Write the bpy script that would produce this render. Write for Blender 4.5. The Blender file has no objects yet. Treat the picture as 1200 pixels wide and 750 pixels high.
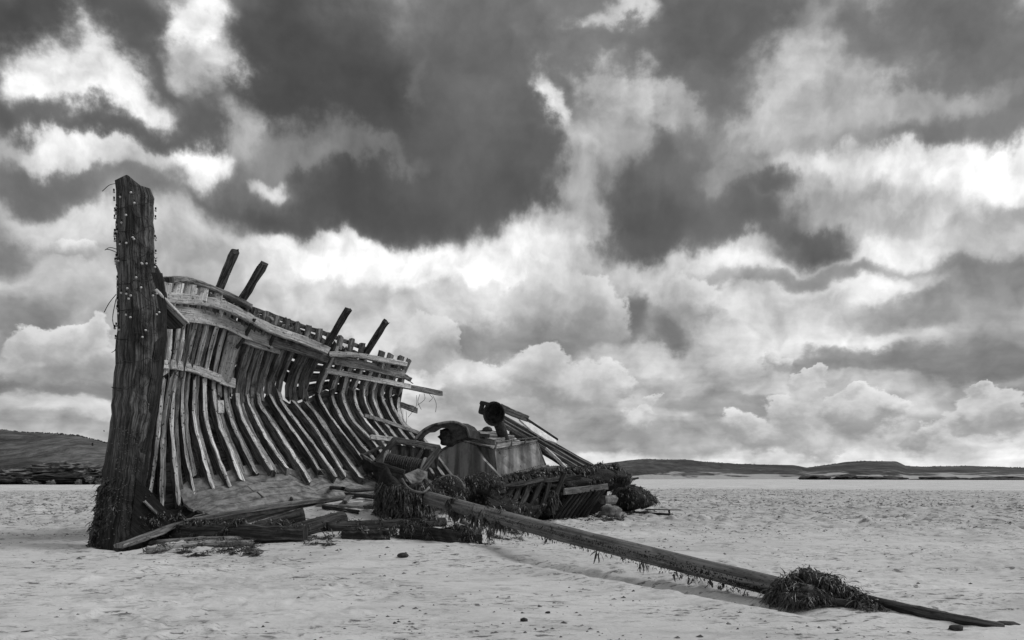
import bpy, math, random
import numpy as np
from mathutils import Vector as V

random.seed(11)
R = random.uniform
S = bpy.context.scene
COL = S.collection

# ------------------------------------------------------------------ camera
F, CX, HY, CH = 933.0, 600.0, 555.0, 1.25     # focal length / centre / horizon in photo pixels, eye height in m
cam = bpy.data.cameras.new('camera')
cam.sensor_width = 36
cam.lens = F / 1200 * 36
cam.shift_y = (HY - 375) / 1200
cam.clip_end = 8000
co = bpy.data.objects.new('camera', cam)
COL.objects.link(co)
co.location = (0, 0, CH)
co.rotation_euler = (math.pi / 2, 0, 0)
S.camera = co
S.view_settings.view_transform = 'Standard'
S.view_settings.look = 'None'
S.view_settings.exposure = 0.2
S.view_settings.gamma = 1
S.cycles.diffuse_bounces = 3
S.cycles.max_bounces = 5

# ------------------------------------------------------------------ sun
SUN_AZ, SUN_EL = 95.0, 47.0                   # degrees round from straight behind the camera towards the right, elevation
sun_dir = V((math.sin(math.radians(180 - SUN_AZ)) * math.cos(math.radians(SUN_EL)),
             math.cos(math.radians(180 - SUN_AZ)) * math.cos(math.radians(SUN_EL)),
             math.sin(math.radians(SUN_EL))))
sl = bpy.data.lights.new('sun', 'SUN')
sl.energy = 1.5
sl.angle = math.radians(24)
so = bpy.data.objects.new('sun', sl)
COL.objects.link(so)
so.rotation_euler = (-sun_dir).to_track_quat('-Z', 'Y').to_euler()

# ------------------------------------------------------------------ node helper
class NT:
    def __init__(self, tree):
        self.t = tree
        self.t.nodes.clear()
    def n(self, typ, ins=None, **kw):
        nd = self.t.nodes.new(typ)
        for k, v in kw.items():
            setattr(nd, k, v)
        for k, v in (ins or {}).items():
            self.set(nd.inputs[k], v)
        return nd
    def set(self, sock, v):
        if isinstance(v, bpy.types.NodeSocket):
            self.t.links.new(v, sock)
        else:
            sock.default_value = v
    def m(self, op, a, b=None, c=None, clamp=False):
        nd = self.t.nodes.new('ShaderNodeMath')
        nd.operation = op
        nd.use_clamp = clamp
        for i, v in enumerate((a, b, c)):
            if v is not None:
                self.set(nd.inputs[i], v)
        return nd.outputs[0]
    def vm(self, op, a, b=None, c=None, out=0):
        nd = self.t.nodes.new('ShaderNodeVectorMath')
        nd.operation = op
        for i, v in enumerate((a, b, c)):
            if v is not None:
                self.set(nd.inputs[i], v)
        return nd.outputs[out]
    def noise(self, vec, scale, detail=4, rough=0.55, dist=0.0, color=False):
        nd = self.n('ShaderNodeTexNoise', {'Vector': vec, 'Scale': scale, 'Detail': detail, 'Roughness': rough, 'Distortion': dist})
        return nd.outputs['Color' if color else 'Fac']
    def ramp(self, fac, stops, interp='LINEAR'):
        nd = self.n('ShaderNodeValToRGB', {'Fac': fac})
        r = nd.color_ramp
        r.interpolation = interp
        while len(r.elements) < len(stops):
            r.elements.new(0.5)
        for e, (p, c) in zip(r.elements, stops):
            e.position = p
            e.color = (c, c, c, 1)
        return nd.outputs['Color']
    def mix(self, fac, a, b):
        nd = self.t.nodes.new('ShaderNodeMix')
        nd.data_type = 'FLOAT'
        self.set(nd.inputs[0], fac); self.set(nd.inputs[2], a); self.set(nd.inputs[3], b)
        return nd.outputs[0]
    def sstep(self, x, lo, hi):
        nd = self.n('ShaderNodeMapRange', {'Value': x, 'From Min': lo, 'From Max': hi, 'To Min': 0.0, 'To Max': 1.0}, interpolation_type='SMOOTHSTEP')
        return nd.outputs[0]

# ------------------------------------------------------------------ sky
def build_sky():
    w = bpy.data.worlds.new('World')
    S.world = w
    w.use_nodes = True
    N = NT(w.node_tree)
    d = N.n('ShaderNodeTexCoord').outputs['Generated']
    sep = N.n('ShaderNodeSeparateXYZ', {0: d})
    # stereographic map of the whole sky sphere (angle-true everywhere, no seam)
    q_ = N.m('DIVIDE', 2.0, N.m('ADD', N.m('MAXIMUM', sep.outputs[1], -0.88), 1.0))
    u_ = N.m('MULTIPLY', sep.outputs[0], q_)
    v_ = N.m('MULTIPLY', sep.outputs[2], q_)
    p0 = N.n('ShaderNodeCombineXYZ', {0: u_, 1: v_, 2: 0.0}).outputs[0]
    hz = N.sstep(sep.outputs[2], 0.42, 0.02)             # 1 at the horizon
    pr = N.n('ShaderNodeCombineXYZ', {0: u_, 1: N.m('MULTIPLY', v_, N.m('MULTIPLY_ADD', hz, 0.5, 1.1)), 2: 0.0}).outputs[0]
    def nz(vec, scale, detail, rough=0.55, dist=0.0, color=False):
        nd = N.n('ShaderNodeTexNoise', noise_dimensions='2D')
        for k, v in (('Vector', vec), ('Scale', scale), ('Detail', detail), ('Roughness', rough), ('Distortion', dist)):
            N.set(nd.inputs[k], v)
        return nd.outputs['Color' if color else 'Fac']
    # ragged edges: warp the lookup position
    w1 = N.vm('SUBTRACT', nz(pr, 4.2, 1.0, 0.5, 0.0, True), (0.5, 0.5, 0.5))
    w2 = N.vm('SUBTRACT', nz(pr, 11.0, 6.0, 0.57, 0.0, True), (0.5, 0.5, 0.5))
    amp = N.m('MULTIPLY_ADD', hz, -0.72, 1.15)
    wsum = N.vm('ADD', N.vm('MULTIPLY', w1, (0.07, 0.06, 0)), N.vm('MULTIPLY', w2, (0.115, 0.10, 0)))
    p = N.vm('ADD', p0, N.vm('SCALE', wsum))
    p.node.inputs[1].links[0].from_node.inputs['Scale'].default_value = 1.0
    N.t.links.new(amp, p.node.inputs[1].links[0].from_node.inputs['Scale'])
    def ang(px, py):
        dd = V(((px - 600) / F, 1.0, (HY - py) / F)).normalized()
        return 2 * dd.x / (1 + dd.y), 2 * dd.z / (1 + dd.y)
    # cloud masses: centre, radii (degrees via photo pixels), tone
    blobs = [
        (365, 80, 115, 75, 70), (440, 120, 70, 60, 74), (545, 55, 75, 60, 92), (575, 150, 65, 80, 88), (500, 185, 90, 45, 84), (600, 60, 40, 60, 104),
        (420, 240, 150, 34, 74), (580, 235, 70, 34, 82), (310, 215, 50, 22, 116), (330, 165, 45, 22, 132), (400, 180, 40, 14, 112), (40, 25, 70, 30, 70), (130, 30, 50, 35, 80), (5, 110, 30, 80, 78),
        (205, 92, 34, 34, 86), (130, 143, 80, 13, 84), (225, 140, 30, 22, 88), (85, 95, 42, 28, 238), (155, 110, 38, 22, 234), (208, 22, 22, 24, 238), (245, 60, 22, 30, 200),
        (60, 172, 50, 14, 236), (120, 185, 40, 12, 196), (235, 190, 28, 20, 250), (290, 145, 24, 24, 176), (325, 205, 18, 10, 228), (60, 222, 70, 20, 104), (170, 225, 40, 30, 124),
        (12, 285, 30, 22, 104), (80, 270, 60, 20, 196), (100, 340, 70, 36, 176), (215, 265, 50, 22, 200), (270, 305, 50, 24, 168), (230, 340, 60, 40, 165),
        (665, 55, 50, 40, 118), (648, 125, 14, 22, 226), (658, 170, 26, 26, 172), (700, 150, 30, 26, 150), (720, 105, 26, 18, 190), (690, 24, 20, 10, 190), (658, 215, 28, 24, 166), (664, 250, 26, 22, 166), (640, 262, 30, 16, 205),
        (800, 190, 60, 50, 104), (770, 250, 80, 46, 82), (870, 252, 60, 24, 92), (740, 286, 40, 18, 92), (830, 40, 110, 36, 92), (750, 70, 40, 30, 104), (850, 95, 50, 22, 104), (830, 150, 40, 16, 128), (765, 118, 46, 14, 160), (885, 135, 36, 24, 168), (490, 90, 14, 40, 112), (405, 182, 70, 10, 128),
        (945, 55, 32, 30, 192), (930, 125, 50, 40, 172), (990, 100, 50, 40, 150), (1090, 35, 110, 34, 102), (1160, 70, 60, 34, 108), (1140, 140, 80, 20, 116), (1050, 115, 36, 24, 168), (1110, 100, 50, 14, 150),
        (935, 207, 30, 12, 92), (880, 185, 40, 18, 150), (925, 300, 50, 11, 84), (960, 282, 30, 9, 92), (1000, 200, 40, 26, 190), (1060, 183, 60, 16, 242), (1150, 210, 70, 26, 252), (1095, 245, 50, 18, 226), (1190, 250, 40, 20, 170),
        (1020, 240, 50, 24, 152), (1040, 270, 40, 14, 178), (950, 335, 80, 11, 130), (1010, 352, 70, 13, 205), (1060, 300, 40, 20, 214), (1160, 285, 50, 14, 190), (1165, 345, 50, 36, 124), (1090, 372, 60, 12, 142), (880, 308, 50, 16, 205), (850, 335, 60, 10, 150),
        (615, 285, 45, 20, 230), (480, 315, 130, 22, 236), (400, 298, 70, 14, 226), (540, 350, 60, 14, 190), (440, 372, 80, 20, 190), (590, 402, 60, 12, 132), (735, 360, 16, 24, 106), (790, 382, 26, 18, 104),
        (850, 370, 50, 24, 196), (790, 325, 60, 18, 196), (930, 385, 60, 16, 198), (780, 425, 80, 16, 196), (1040, 425, 100, 9, 128), (1110, 437, 60, 8, 126), (870, 440, 60, 14, 180), (870, 470, 50, 9, 146), (1000, 450, 100, 8, 180),
        (600, 495, 120, 24, 164), (760, 512, 110, 14, 160), (1000, 510, 140, 10, 190), (870, 515, 60, 10, 168), (700, 543, 140, 7, 220), (1000, 538, 220, 9, 210),
        (30, 365, 40, 20, 122), (40, 450, 70, 10, 112), (110, 450, 50, 10, 132), (70, 475, 90, 9, 190), (70, 500, 90, 10, 160), (300, 420, 120, 40, 188),
    ]
    # heaped cumulus nearer the horizon: rounded heads, lit from above
    heads = [
        (495, 392, 20), (520, 398, 15), (476, 404, 16), (500, 414, 22), (402, 394, 12), (560, 436, 20), (576, 450, 18), (536, 455, 18), (552, 466, 26),
        (622, 424, 17), (642, 417, 13), (612, 445, 18), (640, 448, 24), (690, 442, 20), (722, 438, 16), (705, 458, 22), (668, 460, 20), (740, 452, 10),
        (690, 338, 20), (708, 358, 22), (678, 362, 20), (640, 328, 22), (618, 342, 18), (606, 366, 18), (650, 372, 20), (706, 384, 20), (580, 380, 14),
        (957, 433, 9), (944, 441, 10), (950, 455, 12), (936, 472, 13), (920, 486, 18), (950, 488, 16), (1003, 460, 10), (985, 476, 13), (1018, 478, 16), (1044, 482, 13), (1004, 492, 16),
        (1152, 453, 7), (1166, 468, 16), (1140, 482, 18), (1116, 494, 12), (1176, 488, 20), (768, 468, 8), (766, 484, 9), (745, 500, 18), (902, 415, 10), (922, 419, 8), (860, 498, 16), (885, 510, 18),
        (116, 388, 13), (92, 398, 14), (66, 408, 18), (36, 402, 18), (120, 412, 18), (90, 424, 24), (30, 430, 24), (72, 286, 12), (96, 290, 12), (800, 346, 24), (826, 352, 16), (1085, 512, 14), (960, 518, 18),
    ]
    sw = None; sl_ = None
    for (px, py, rx, ry, tone) in blobs:
        a, e = ang(px, py)
        ix, iy = F / (rx * 0.95), F / (ry * 0.95)
        q = N.vm('MULTIPLY_ADD', p, (ix, iy, 0), (-a * ix, -e * iy, 0))
        d2 = N.vm('DOT_PRODUCT', q, q, out=1)
        wt = N.m('POWER', 0.22, d2)
        lum = (tone / 255) ** 2.2
        am = max(1.0, min(2.6, 34 / ry))
        sw = N.m('MULTIPLY_ADD', wt, am, 0.0 if sw is None else sw)
        sl_ = N.m('MULTIPLY_ADD', wt, lum * am, 0.0 if sl_ is None else sl_)
    # general cloud cover that goes on outside the view, thin veil over clear sky between
    sky = N.n('ShaderNodeTexSky', sky_type='NISHITA', sun_disc=False)
    sky.sun_elevation = math.radians(SUN_EL)
    sky.sun_rotation = math.radians(180 - SUN_AZ)
    clear = N.m('MULTIPLY', N.n('ShaderNodeRGBToBW', {0: sky.outputs[0]}).outputs[0], 0.10)
    gen = N.sstep(nz(pr, 3.0, 4.0, 0.6), 0.38, 0.64)
    cov = N.mix(gen, 0.16, 0.72)
    base = N.mix(0.8, clear, cov)
    bw = 0.035
    lum = N.m('DIVIDE', N.m('MULTIPLY_ADD', base, bw, sl_), N.m('ADD', sw, bw))
    # billows: relief of the cloud noise seen under light from above
    pw = N.vm('MULTIPLY_ADD', w2, (0.05, 0.05, 0), pr)
    def puff(vec):
        vo = N.n('ShaderNodeTexVoronoi', voronoi_dimensions='2D', feature='F1')
        for k, v in (('Vector', vec), ('Scale', 11.0), ('Detail', 2.0), ('Roughness', 0.55), ('Lacunarity', 2.4)):
            N.set(vo.inputs[k], v)
        return N.m('MULTIPLY_ADD', vo.outputs['Distance'], -0.30, N.m('MULTIPLY', nz(vec, 7.0, 6.0, 0.6), 0.9))
    f0 = puff(pw)
    f1 = puff(N.vm('ADD', pw, (0.010, 0.026, 0)))
    rel = N.m('SUBTRACT', f0, f1)
    gain = N.m('MULTIPLY_ADD', hz, -0.1, 1.05)
    mid = N.m('MULTIPLY', N.m('MULTIPLY_ADD', N.sstep(lum, 0.06, 0.34), 0.7, 0.3), gain)
    fac = N.m('MULTIPLY_ADD', N.m('MULTIPLY', rel, mid), 1.25, 1.0)
    fac2 = N.m('MULTIPLY_ADD', N.m('SUBTRACT', nz(pr, 9.0, 6.0, 0.6), 0.5), N.m('MULTIPLY', N.m('MULTIPLY_ADD', N.sstep(lum, 0.05, 0.3), 0.25, 0.65), N.m('MULTIPLY_ADD', hz, -0.25, 1.0)), 1.0)
    st_ = nz(N.vm('MULTIPLY', pr, (3.2, 15.0, 0)), 1.0, 5.0, 0.6)
    fac3 = N.m('MULTIPLY_ADD', N.m('MULTIPLY', N.m('SUBTRACT', st_, 0.5), hz), 0.9, 1.0)
    out = N.m('MULTIPLY', N.m('MULTIPLY', N.m('MULTIPLY', lum, fac), fac2), fac3)
    # cumulus layer
    pc = N.vm('ADD', N.vm('MULTIPLY_ADD', w2, (0.050, 0.042, 0), p0), N.vm('MULTIPLY', N.vm('SUBTRACT', nz(pr, 34.0, 4.0, 0.62, 0.0, True), (0.5, 0.5, 0.5)), (0.032, 0.028, 0)))
    hw = None; hl = None
    for (px, py, r) in heads:
        a, e = ang(px, py)
        ix = F / (r * 1.12); iy = F / (r * 1.0)
        q = N.vm('MULTIPLY_ADD', pc, (ix, iy, 0), (-a * ix, -e * iy, 0))
        d2 = N.vm('DOT_PRODUCT', q, q, out=1)
        wt = N.m('POWER', 0.34, d2)
        hw = wt if hw is None else N.m('ADD', hw, wt)
        lt = N.vm('DOT_PRODUCT', q, (0.25, 0.97, 0), out=1)
        hl = N.m('MULTIPLY', lt, wt) if hl is None else N.m('MULTIPLY_ADD', lt, wt, hl)
    lit = N.m('DIVIDE', hl, N.m('ADD', hw, 0.02))
    lit = N.m('MULTIPLY_ADD', rel, 1.4, lit)
    body = N.m('MULTIPLY_ADD', N.sstep(lit, -0.85, 1.05), 0.42, 0.28)
    lo_ = N.m('MULTIPLY_ADD', N.sstep(lit, 0.5, -0.6), -0.28, 0.36)
    hwn = N.m('MULTIPLY_ADD', f0, 0.30, hw)
    msk = N.m('DIVIDE', N.m('SUBTRACT', hwn, lo_), N.m('SUBTRACT', 0.62, lo_), clamp=True)
    msk = N.m('MULTIPLY', N.sstep(msk, 0.0, 1.0), 0.80)
    out = N.mix(msk, out, N.m('MULTIPLY', body, fac2))
    out = N.m('MAXIMUM', out, 0.03)
    bg = N.n('ShaderNodeBackground', {'Color': out, 'Strength': 1.0})
    o = N.n('ShaderNodeOutputWorld', {'Surface': bg.outputs[0]})
    w.cycles.sampling_method = 'MANUAL'
    w.cycles.sample_map_resolution = 512
build_sky()

# ------------------------------------------------------------------ materials
def principled(N, col, rough=0.8, bump=None, bstr=0.5, bdist=0.02, spec=0.3):
    b = N.n('ShaderNodeBsdfPrincipled', {'Base Color': col, 'Roughness': rough, 'Specular IOR Level': spec})
    if bump is not None:
        bn = N.n('ShaderNodeBump', {'Height': bump, 'Strength': bstr, 'Distance': bdist})
        N.t.links.new(bn.outputs[0], b.inputs['Normal'])
    N.n('ShaderNodeOutputMaterial', {'Surface': b.outputs[0]})

def mat(name):
    m = bpy.data.materials.new(name)
    m.use_nodes = True
    return m, NT(m.node_tree)

def wood(name, lo, hi, stain=0.5, holes=0.0, rough=0.85, wet=0.0, grain=1.0, bstr=0.7, tide=None):
    m, N = mat(name)
    uv = N.n('ShaderNodeUVMap').outputs[0]
    rnd = N.n('ShaderNodeObjectInfo').outputs['Random']
    off = N.n('ShaderNodeCombineXYZ', {0: N.m('MULTIPLY', rnd, 37.0), 1: N.m('MULTIPLY', rnd, 91.0), 2: N.m('MULTIPLY', rnd, 53.0)}).outputs[0]
    pos = N.vm('ADD', uv, off)
    g1 = N.noise(N.vm('MULTIPLY', pos, (1.6 * grain, 26, 1)), 1.0, 6, 0.6, 0.6)
    g2 = N.noise(N.vm('MULTIPLY', pos, (0.8 * grain, 60, 1)), 1.0, 5, 0.7, 0.3)
    blot = N.noise(N.vm('MULTIPLY', pos, (1.2, 3.0, 1)), 1.0, 5, 0.6, 0.5)
    c = N.mix(N.sstep(g1, 0.36, 0.64), lo, hi)
    crack = N.sstep(g2, 0.56, 0.66)
    c = N.m('MULTIPLY', c, N.m('MULTIPLY_ADD', crack, -0.8, 1.0))
    dark = N.sstep(blot, 0.42, 0.64)
    c = N.m('MULTIPLY', c, N.m('MULTIPLY_ADD', dark, -stain, 1.0))
    fl = N.noise(N.vm('MULTIPLY', pos, (9.0, 22.0, 1)), 1.0, 4, 0.7, 0.8)
    fleck = N.sstep(fl, 0.56, 0.66)
    c = N.m('MULTIPLY', c, N.m('MULTIPLY_ADD', fleck, -0.55, 1.0))
    c = N.m('MULTIPLY', c, N.m('MULTIPLY_ADD', N.sstep(fl, 0.44, 0.30), 0.45, 1.0))
    if holes:
        vo = N.n('ShaderNodeTexVoronoi', {'Vector': N.vm('MULTIPLY', pos, (11.0, 14.0, 1)), 'Scale': 1.0, 'Randomness': 1.0})
        h = N.sstep(vo.outputs['Distance'], 0.24, 0.14)
        c = N.m('MULTIPLY', c, N.m('MULTIPLY_ADD', h, -holes, 1.0))
    c = N.m('MULTIPLY', c, N.m('MULTIPLY_ADD', rnd, 0.6, 0.7))
    if tide:                                     # black algae below the tide mark, with an uneven edge
        ob = N.n('ShaderNodeTexCoord').outputs['Object']
        z = N.n('ShaderNodeSeparateXYZ', {0: ob}).outputs[2]
        z = N.m('MULTIPLY_ADD', N.m('SUBTRACT', N.noise(ob, 2.2, 4, 0.6), 0.5), 1.6, z)
        alg = N.sstep(z, tide + 0.5, tide - 0.5)
        c = N.mix(alg, c, N.m('MULTIPLY', c, 0.28))
    hgt = N.m('SUBTRACT', N.m('MULTIPLY_ADD', g1, 0.5, N.m('MULTIPLY', blot, 0.4)), N.m('MULTIPLY_ADD', crack, 0.7, N.m('MULTIPLY', fleck, 0.4)))
    principled(N, c, rough, hgt, bstr, 0.02)
    return m

def rough_mat(name, lo, hi, scale=6, rough=0.85, bstr=0.6, streak=False, spec=0.3, bdist=0.02, spots=None):
    m, N = mat(name)
    tc = N.n('ShaderNodeTexCoord').outputs['Object']
    v = N.vm('MULTIPLY', tc, (1, 1, 0.18)) if streak else tc
    n1 = N.noise(v, scale, 7, 0.62, 0.4)
    n2 = N.noise(tc, scale * 4.3, 5, 0.6)
    c = N.mix(N.sstep(n1, 0.34, 0.66), lo, hi)
    c = N.m('MULTIPLY', c, N.m('MULTIPLY_ADD', n2, 0.8, 0.6))
    if spots:
        sp = N.sstep(N.noise(tc, spots[0], 3, 0.6), 0.60, 0.68)
        reg = N.sstep(N.noise(tc, spots[0] * 0.12, 3, 0.5), 0.46, 0.6)
        c = N.mix(N.m('MULTIPLY', sp, reg), c, spots[1])
    principled(N, c, rough, N.m('MULTIPLY_ADD', n2, 0.4, n1), bstr, bdist, spec)
    return m

M = {}
M['stem'] = wood('stem_wood', 0.010, 0.15, 0.75, 0.3, grain=0.8, bstr=1.0, tide=1.5)
M['stem2'] = wood('apron_wood', 0.010, 0.055, 0.6, 0.3, tide=1.4)
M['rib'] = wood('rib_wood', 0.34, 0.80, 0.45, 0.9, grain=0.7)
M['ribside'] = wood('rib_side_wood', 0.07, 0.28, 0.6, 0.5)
M['ribtop'] = wood('rib_top_wood', 0.09, 0.28, 0.55, 0.5)
M['strake'] = wood('strake_wood', 0.05, 0.19, 0.6, 0.3)
M['pale'] = wood('pale_plank_wood', 0.40, 0.62, 0.25, 0.6)
M['mid'] = wood('mid_plank_wood', 0.10, 0.25, 0.45, 0.5)
M['floor'] = rough_mat('sandy_floor_wood', 0.11, 0.28, 5.5, 0.92, 0.8, spec=0.15)
M['post'] = wood('post_wood', 0.03, 0.13, 0.5, 0.2)
M['log'] = wood('log_wood', 0.012, 0.07, 0.6, 0.2)
M['lightlog'] = wood('light_log_wood', 0.12, 0.30, 0.5, 0.2)
M['mast'] = wood('mast_wood', 0.10, 0.21, 0.4, 0.4, grain=0.4, bstr=0.4)
M['weed'] = rough_mat('seaweed', 0.004, 0.085, 22, 0.34, 0.3, spec=0.5)
M['weedlump'] = rough_mat('weedy_lump', 0.004, 0.02, 12, 0.7, 1.0, bdist=0.05)
M['rust'] = rough_mat('rusty_plate', 0.015, 0.20, 6, 0.7, 0.5, streak=True)
M['casing'] = rough_mat('flaking_paint_plate', 0.10, 0.40, 3.0, 0.6, 0.3, streak=True, spots=(11, 0.03))
M['iron'] = rough_mat('dark_iron', 0.012, 0.05, 9, 0.65, 0.6)
M['white'] = rough_mat('white_panel', 0.55, 0.8, 3, 0.6, 0.2)
M['rockdark'] = rough_mat('wet_rock', 0.015, 0.06, 1.2, 0.8, 0.8, bdist=0.15)
M['rock'] = rough_mat('shore_rock', 0.05, 0.22, 0.9, 0.9, 0.8, bdist=0.15)
M['boulder'] = rough_mat('pale_boulder', 0.08, 0.24, 5, 0.9, 0.5)
M['stone'] = rough_mat('dark_stone', 0.015, 0.05, 12, 0.8, 0.5)
M['bulb'] = rough_mat('bulb_plastic', 0.4, 0.6, 10, 0.35, 0.05, spec=0.5)
M['cable'] = rough_mat('cable_rubber', 0.01, 0.03, 12, 0.6, 0.2)
M['rope'] = rough_mat('old_rope', 0.02, 0.09, 25, 0.9, 0.8)
M['barn'] = rough_mat('barnacles', 0.03, 0.14, 25, 0.9, 0.6)
M['cast'] = rough_mat('shaded_worm_casts', 0.04, 0.18, 8, 0.9, 0.5)  # dark tone stands for the shadowed sides of small sand lumps

def sand_mat():
    m, N = mat('sand')
    tc = N.n('ShaderNodeTexCoord').outputs['Object']
    sep = N.n('ShaderNodeSeparateXYZ', {0: tc})
    flat = N.n('ShaderNodeCombineXYZ', {0: sep.outputs[0], 1: sep.outputs[1], 2: 0.0}).outputs[0]
    big = N.noise(flat, 0.35, 4, 0.55, 0.3)
    medn = N.noise(N.vm('MULTIPLY', flat, (0.8, 1.5, 1)), 2.2, 5, 0.6, 0.5)
    fine = N.noise(flat, 30.0, 4, 0.65)
    rip = N.noise(N.vm('MULTIPLY', flat, (2.2, 6.5, 1)), 1.6, 4, 0.62, 0.8)
    dist = N.vm('LENGTH', flat, out=1)
    c = N.mix(N.sstep(big, 0.3, 0.7), 0.50, 0.60)
    c = N.m('MULTIPLY', c, N.m('MULTIPLY_ADD', N.sstep(medn, 0.48, 0.70), -0.22, 1.0))
    # crumbs of shell and weed, darker damp specks and streaks
    pat = N.sstep(N.noise(flat, 0.6, 4, 0.68), 0.42, 0.58)
    crumb = N.m('MULTIPLY', N.sstep(N.noise(N.vm('MULTIPLY', flat, (0.8, 1.3, 1)), 7.0, 5, 0.70, 0.6), 0.54, 0.62), pat)
    c = N.m('MULTIPLY', c, N.m('MULTIPLY_ADD', crumb, -0.75, 1.0))
    damp = N.sstep(N.noise(N.vm('MULTIPLY', flat, (0.5, 0.9, 1)), 0.5, 5, 0.6, 0.6), 0.50, 0.66)
    c = N.m('MULTIPLY', c, N.m('MULTIPLY_ADD', damp, -0.16, 1.0))
    strk = N.sstep(N.noise(N.vm('MULTIPLY', flat, (1.1, 2.6, 1)), 3.2, 6, 0.68, 1.0), 0.56, 0.68)
    c = N.m('MULTIPLY', c, N.m('MULTIPLY_ADD', strk, -0.42, 1.0))
    spk = N.sstep(N.noise(flat, 22.0, 3, 0.6), 0.60, 0.70)
    c = N.m('MULTIPLY', c, N.m('MULTIPLY_ADD', N.m('MULTIPLY', spk, pat), -0.5, 1.0))
    c = N.m('MULTIPLY', c, N.m('MULTIPLY_ADD', fine, 0.3, 0.85))
    # damp trodden zone with pit shade painted dark further out, dry smooth sand beyond
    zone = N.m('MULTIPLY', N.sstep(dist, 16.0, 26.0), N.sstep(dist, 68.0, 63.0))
    pit_shade = N.sstep(N.noise(N.vm('MULTIPLY', flat, (1.0, 0.45, 1)), 3.4, 3, 0.6), 0.51, 0.60)
    c = N.m('MULTIPLY', c, N.m('MULTIPLY_ADD', N.m('MULTIPLY', pit_shade, zone), -0.5, 1.0))
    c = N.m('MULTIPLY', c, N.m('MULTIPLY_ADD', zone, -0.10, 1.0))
    c = N.m('MULTIPLY', c, N.m('MULTIPLY_ADD', N.sstep(dist, 66.0, 74.0), 0.12, 1.0))
    h = N.m('ADD', N.m('MULTIPLY', rip, 1.2), N.m('ADD', N.m('MULTIPLY', fine, 0.35), N.m('MULTIPLY', medn, 0.8)))
    h = N.m('MULTIPLY_ADD', crumb, 0.25, h)
    principled(N, c, 0.9, h, 0.5, 0.05, 0.2)
    return m
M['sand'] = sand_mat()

def heath_mat(name, lo, hi, sandy, sc=1.0):
    m, N = mat(name)
    tc = N.n('ShaderNodeTexCoord').outputs['Object']
    tq = N.vm('MULTIPLY', tc, (1.0, 0.22, 1.6))
    a = N.noise(tq, 0.10 * sc, 6, 0.65, 0.4)
    b = N.noise(tq, 0.9 * sc, 5, 0.7)
    c = N.mix(N.sstep(a, 0.38, 0.62), lo, hi)
    c = N.m('MULTIPLY', c, N.m('MULTIPLY_ADD', N.sstep(b, 0.32, 0.68), 0.9, 0.5))
    z = N.n('ShaderNodeSeparateXYZ', {0: tc}).outputs[2]
    if sandy:
        zz = N.m('MULTIPLY_ADD', N.m('SUBTRACT', N.noise(tc, 0.11, 4, 0.6), 0.5), 7.0, z)
        c = N.mix(N.sstep(zz, sandy + 0.3, sandy - 0.3), c, 0.36)
    principled(N, c, 0.95, b, 0.9, 0.8, 0.1)
    return m
M['heathL'] = heath_mat('heath_near', 0.05, 0.13, None, 1.0)
M['heathR'] = heath_mat('heath_far', 0.05, 0.095, 0.95, 0.4)  # haze over the far hills put into a lightened base colour
M['tuft'] = rough_mat('heath_tufts', 0.05, 0.10, 0.5, 0.95, 0.2, spec=0.1)

# ------------------------------------------------------------------ numpy noise
def hsh(i, j, s):
    v = np.sin(i * 127.1 + j * 311.7 + s * 74.7) * 43758.5453
    return v - np.floor(v)
def vno(x, y, s=0):
    x = np.asarray(x, float); y = np.asarray(y, float)
    i = np.floor(x); j = np.floor(y); f = x - i; g = y - j
    f = f * f * (3 - 2 * f); g = g * g * (3 - 2 * g)
    a = hsh(i, j, s) * (1 - f) + hsh(i + 1, j, s) * f
    b = hsh(i, j + 1, s) * (1 - f) + hsh(i + 1, j + 1, s) * f
    return a * (1 - g) + b * g
def fbm(x, y, s=0, o=4, r=0.5):
    t = 0; a = 1; n = 0
    for k in range(o):
        t = t + a * vno(x * 2 ** k, y * 2 ** k, s + k); n += a; a *= r
    return t / n
def ss(x, a, b):
    t = np.clip((np.asarray(x, float) - a) / (b - a), 0, 1)
    return t * t * (3 - 2 * t)

# ------------------------------------------------------------------ pixel -> place
def ray(px, py):
    return V(((px - CX) / F, 1.0, (HY - py) / F))
EYE = V((0, 0, CH))
def AtY(px, py, Y):
    return EYE + ray(px, py) * Y
A = V((0.655, 0.755, 0)).normalized()          # along the wreck, stem to stern
PP = V((-A.y, A.x, 0))                         # across, away from the viewer
STEM = V((-6.75, 13.7, 0))
UP = V((0, 0, 1))
def at_s(px, py, s):                           # on the cross-section at station s
    r = ray(px, py); o = STEM + A * s
    return EYE + r * ((o - EYE).dot(A) / r.dot(A))
def at_b(px, py, b):                           # on the fore-and-aft plane at offset b
    r = ray(px, py); o = STEM + PP * b
    return EYE + r * ((o - EYE).dot(PP) / r.dot(PP))
def sb(p):
    q = p - STEM
    return q.dot(A), q.dot(PP)
def SB(s, b, z):
    return STEM + A * s + PP * b + UP * z

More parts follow.
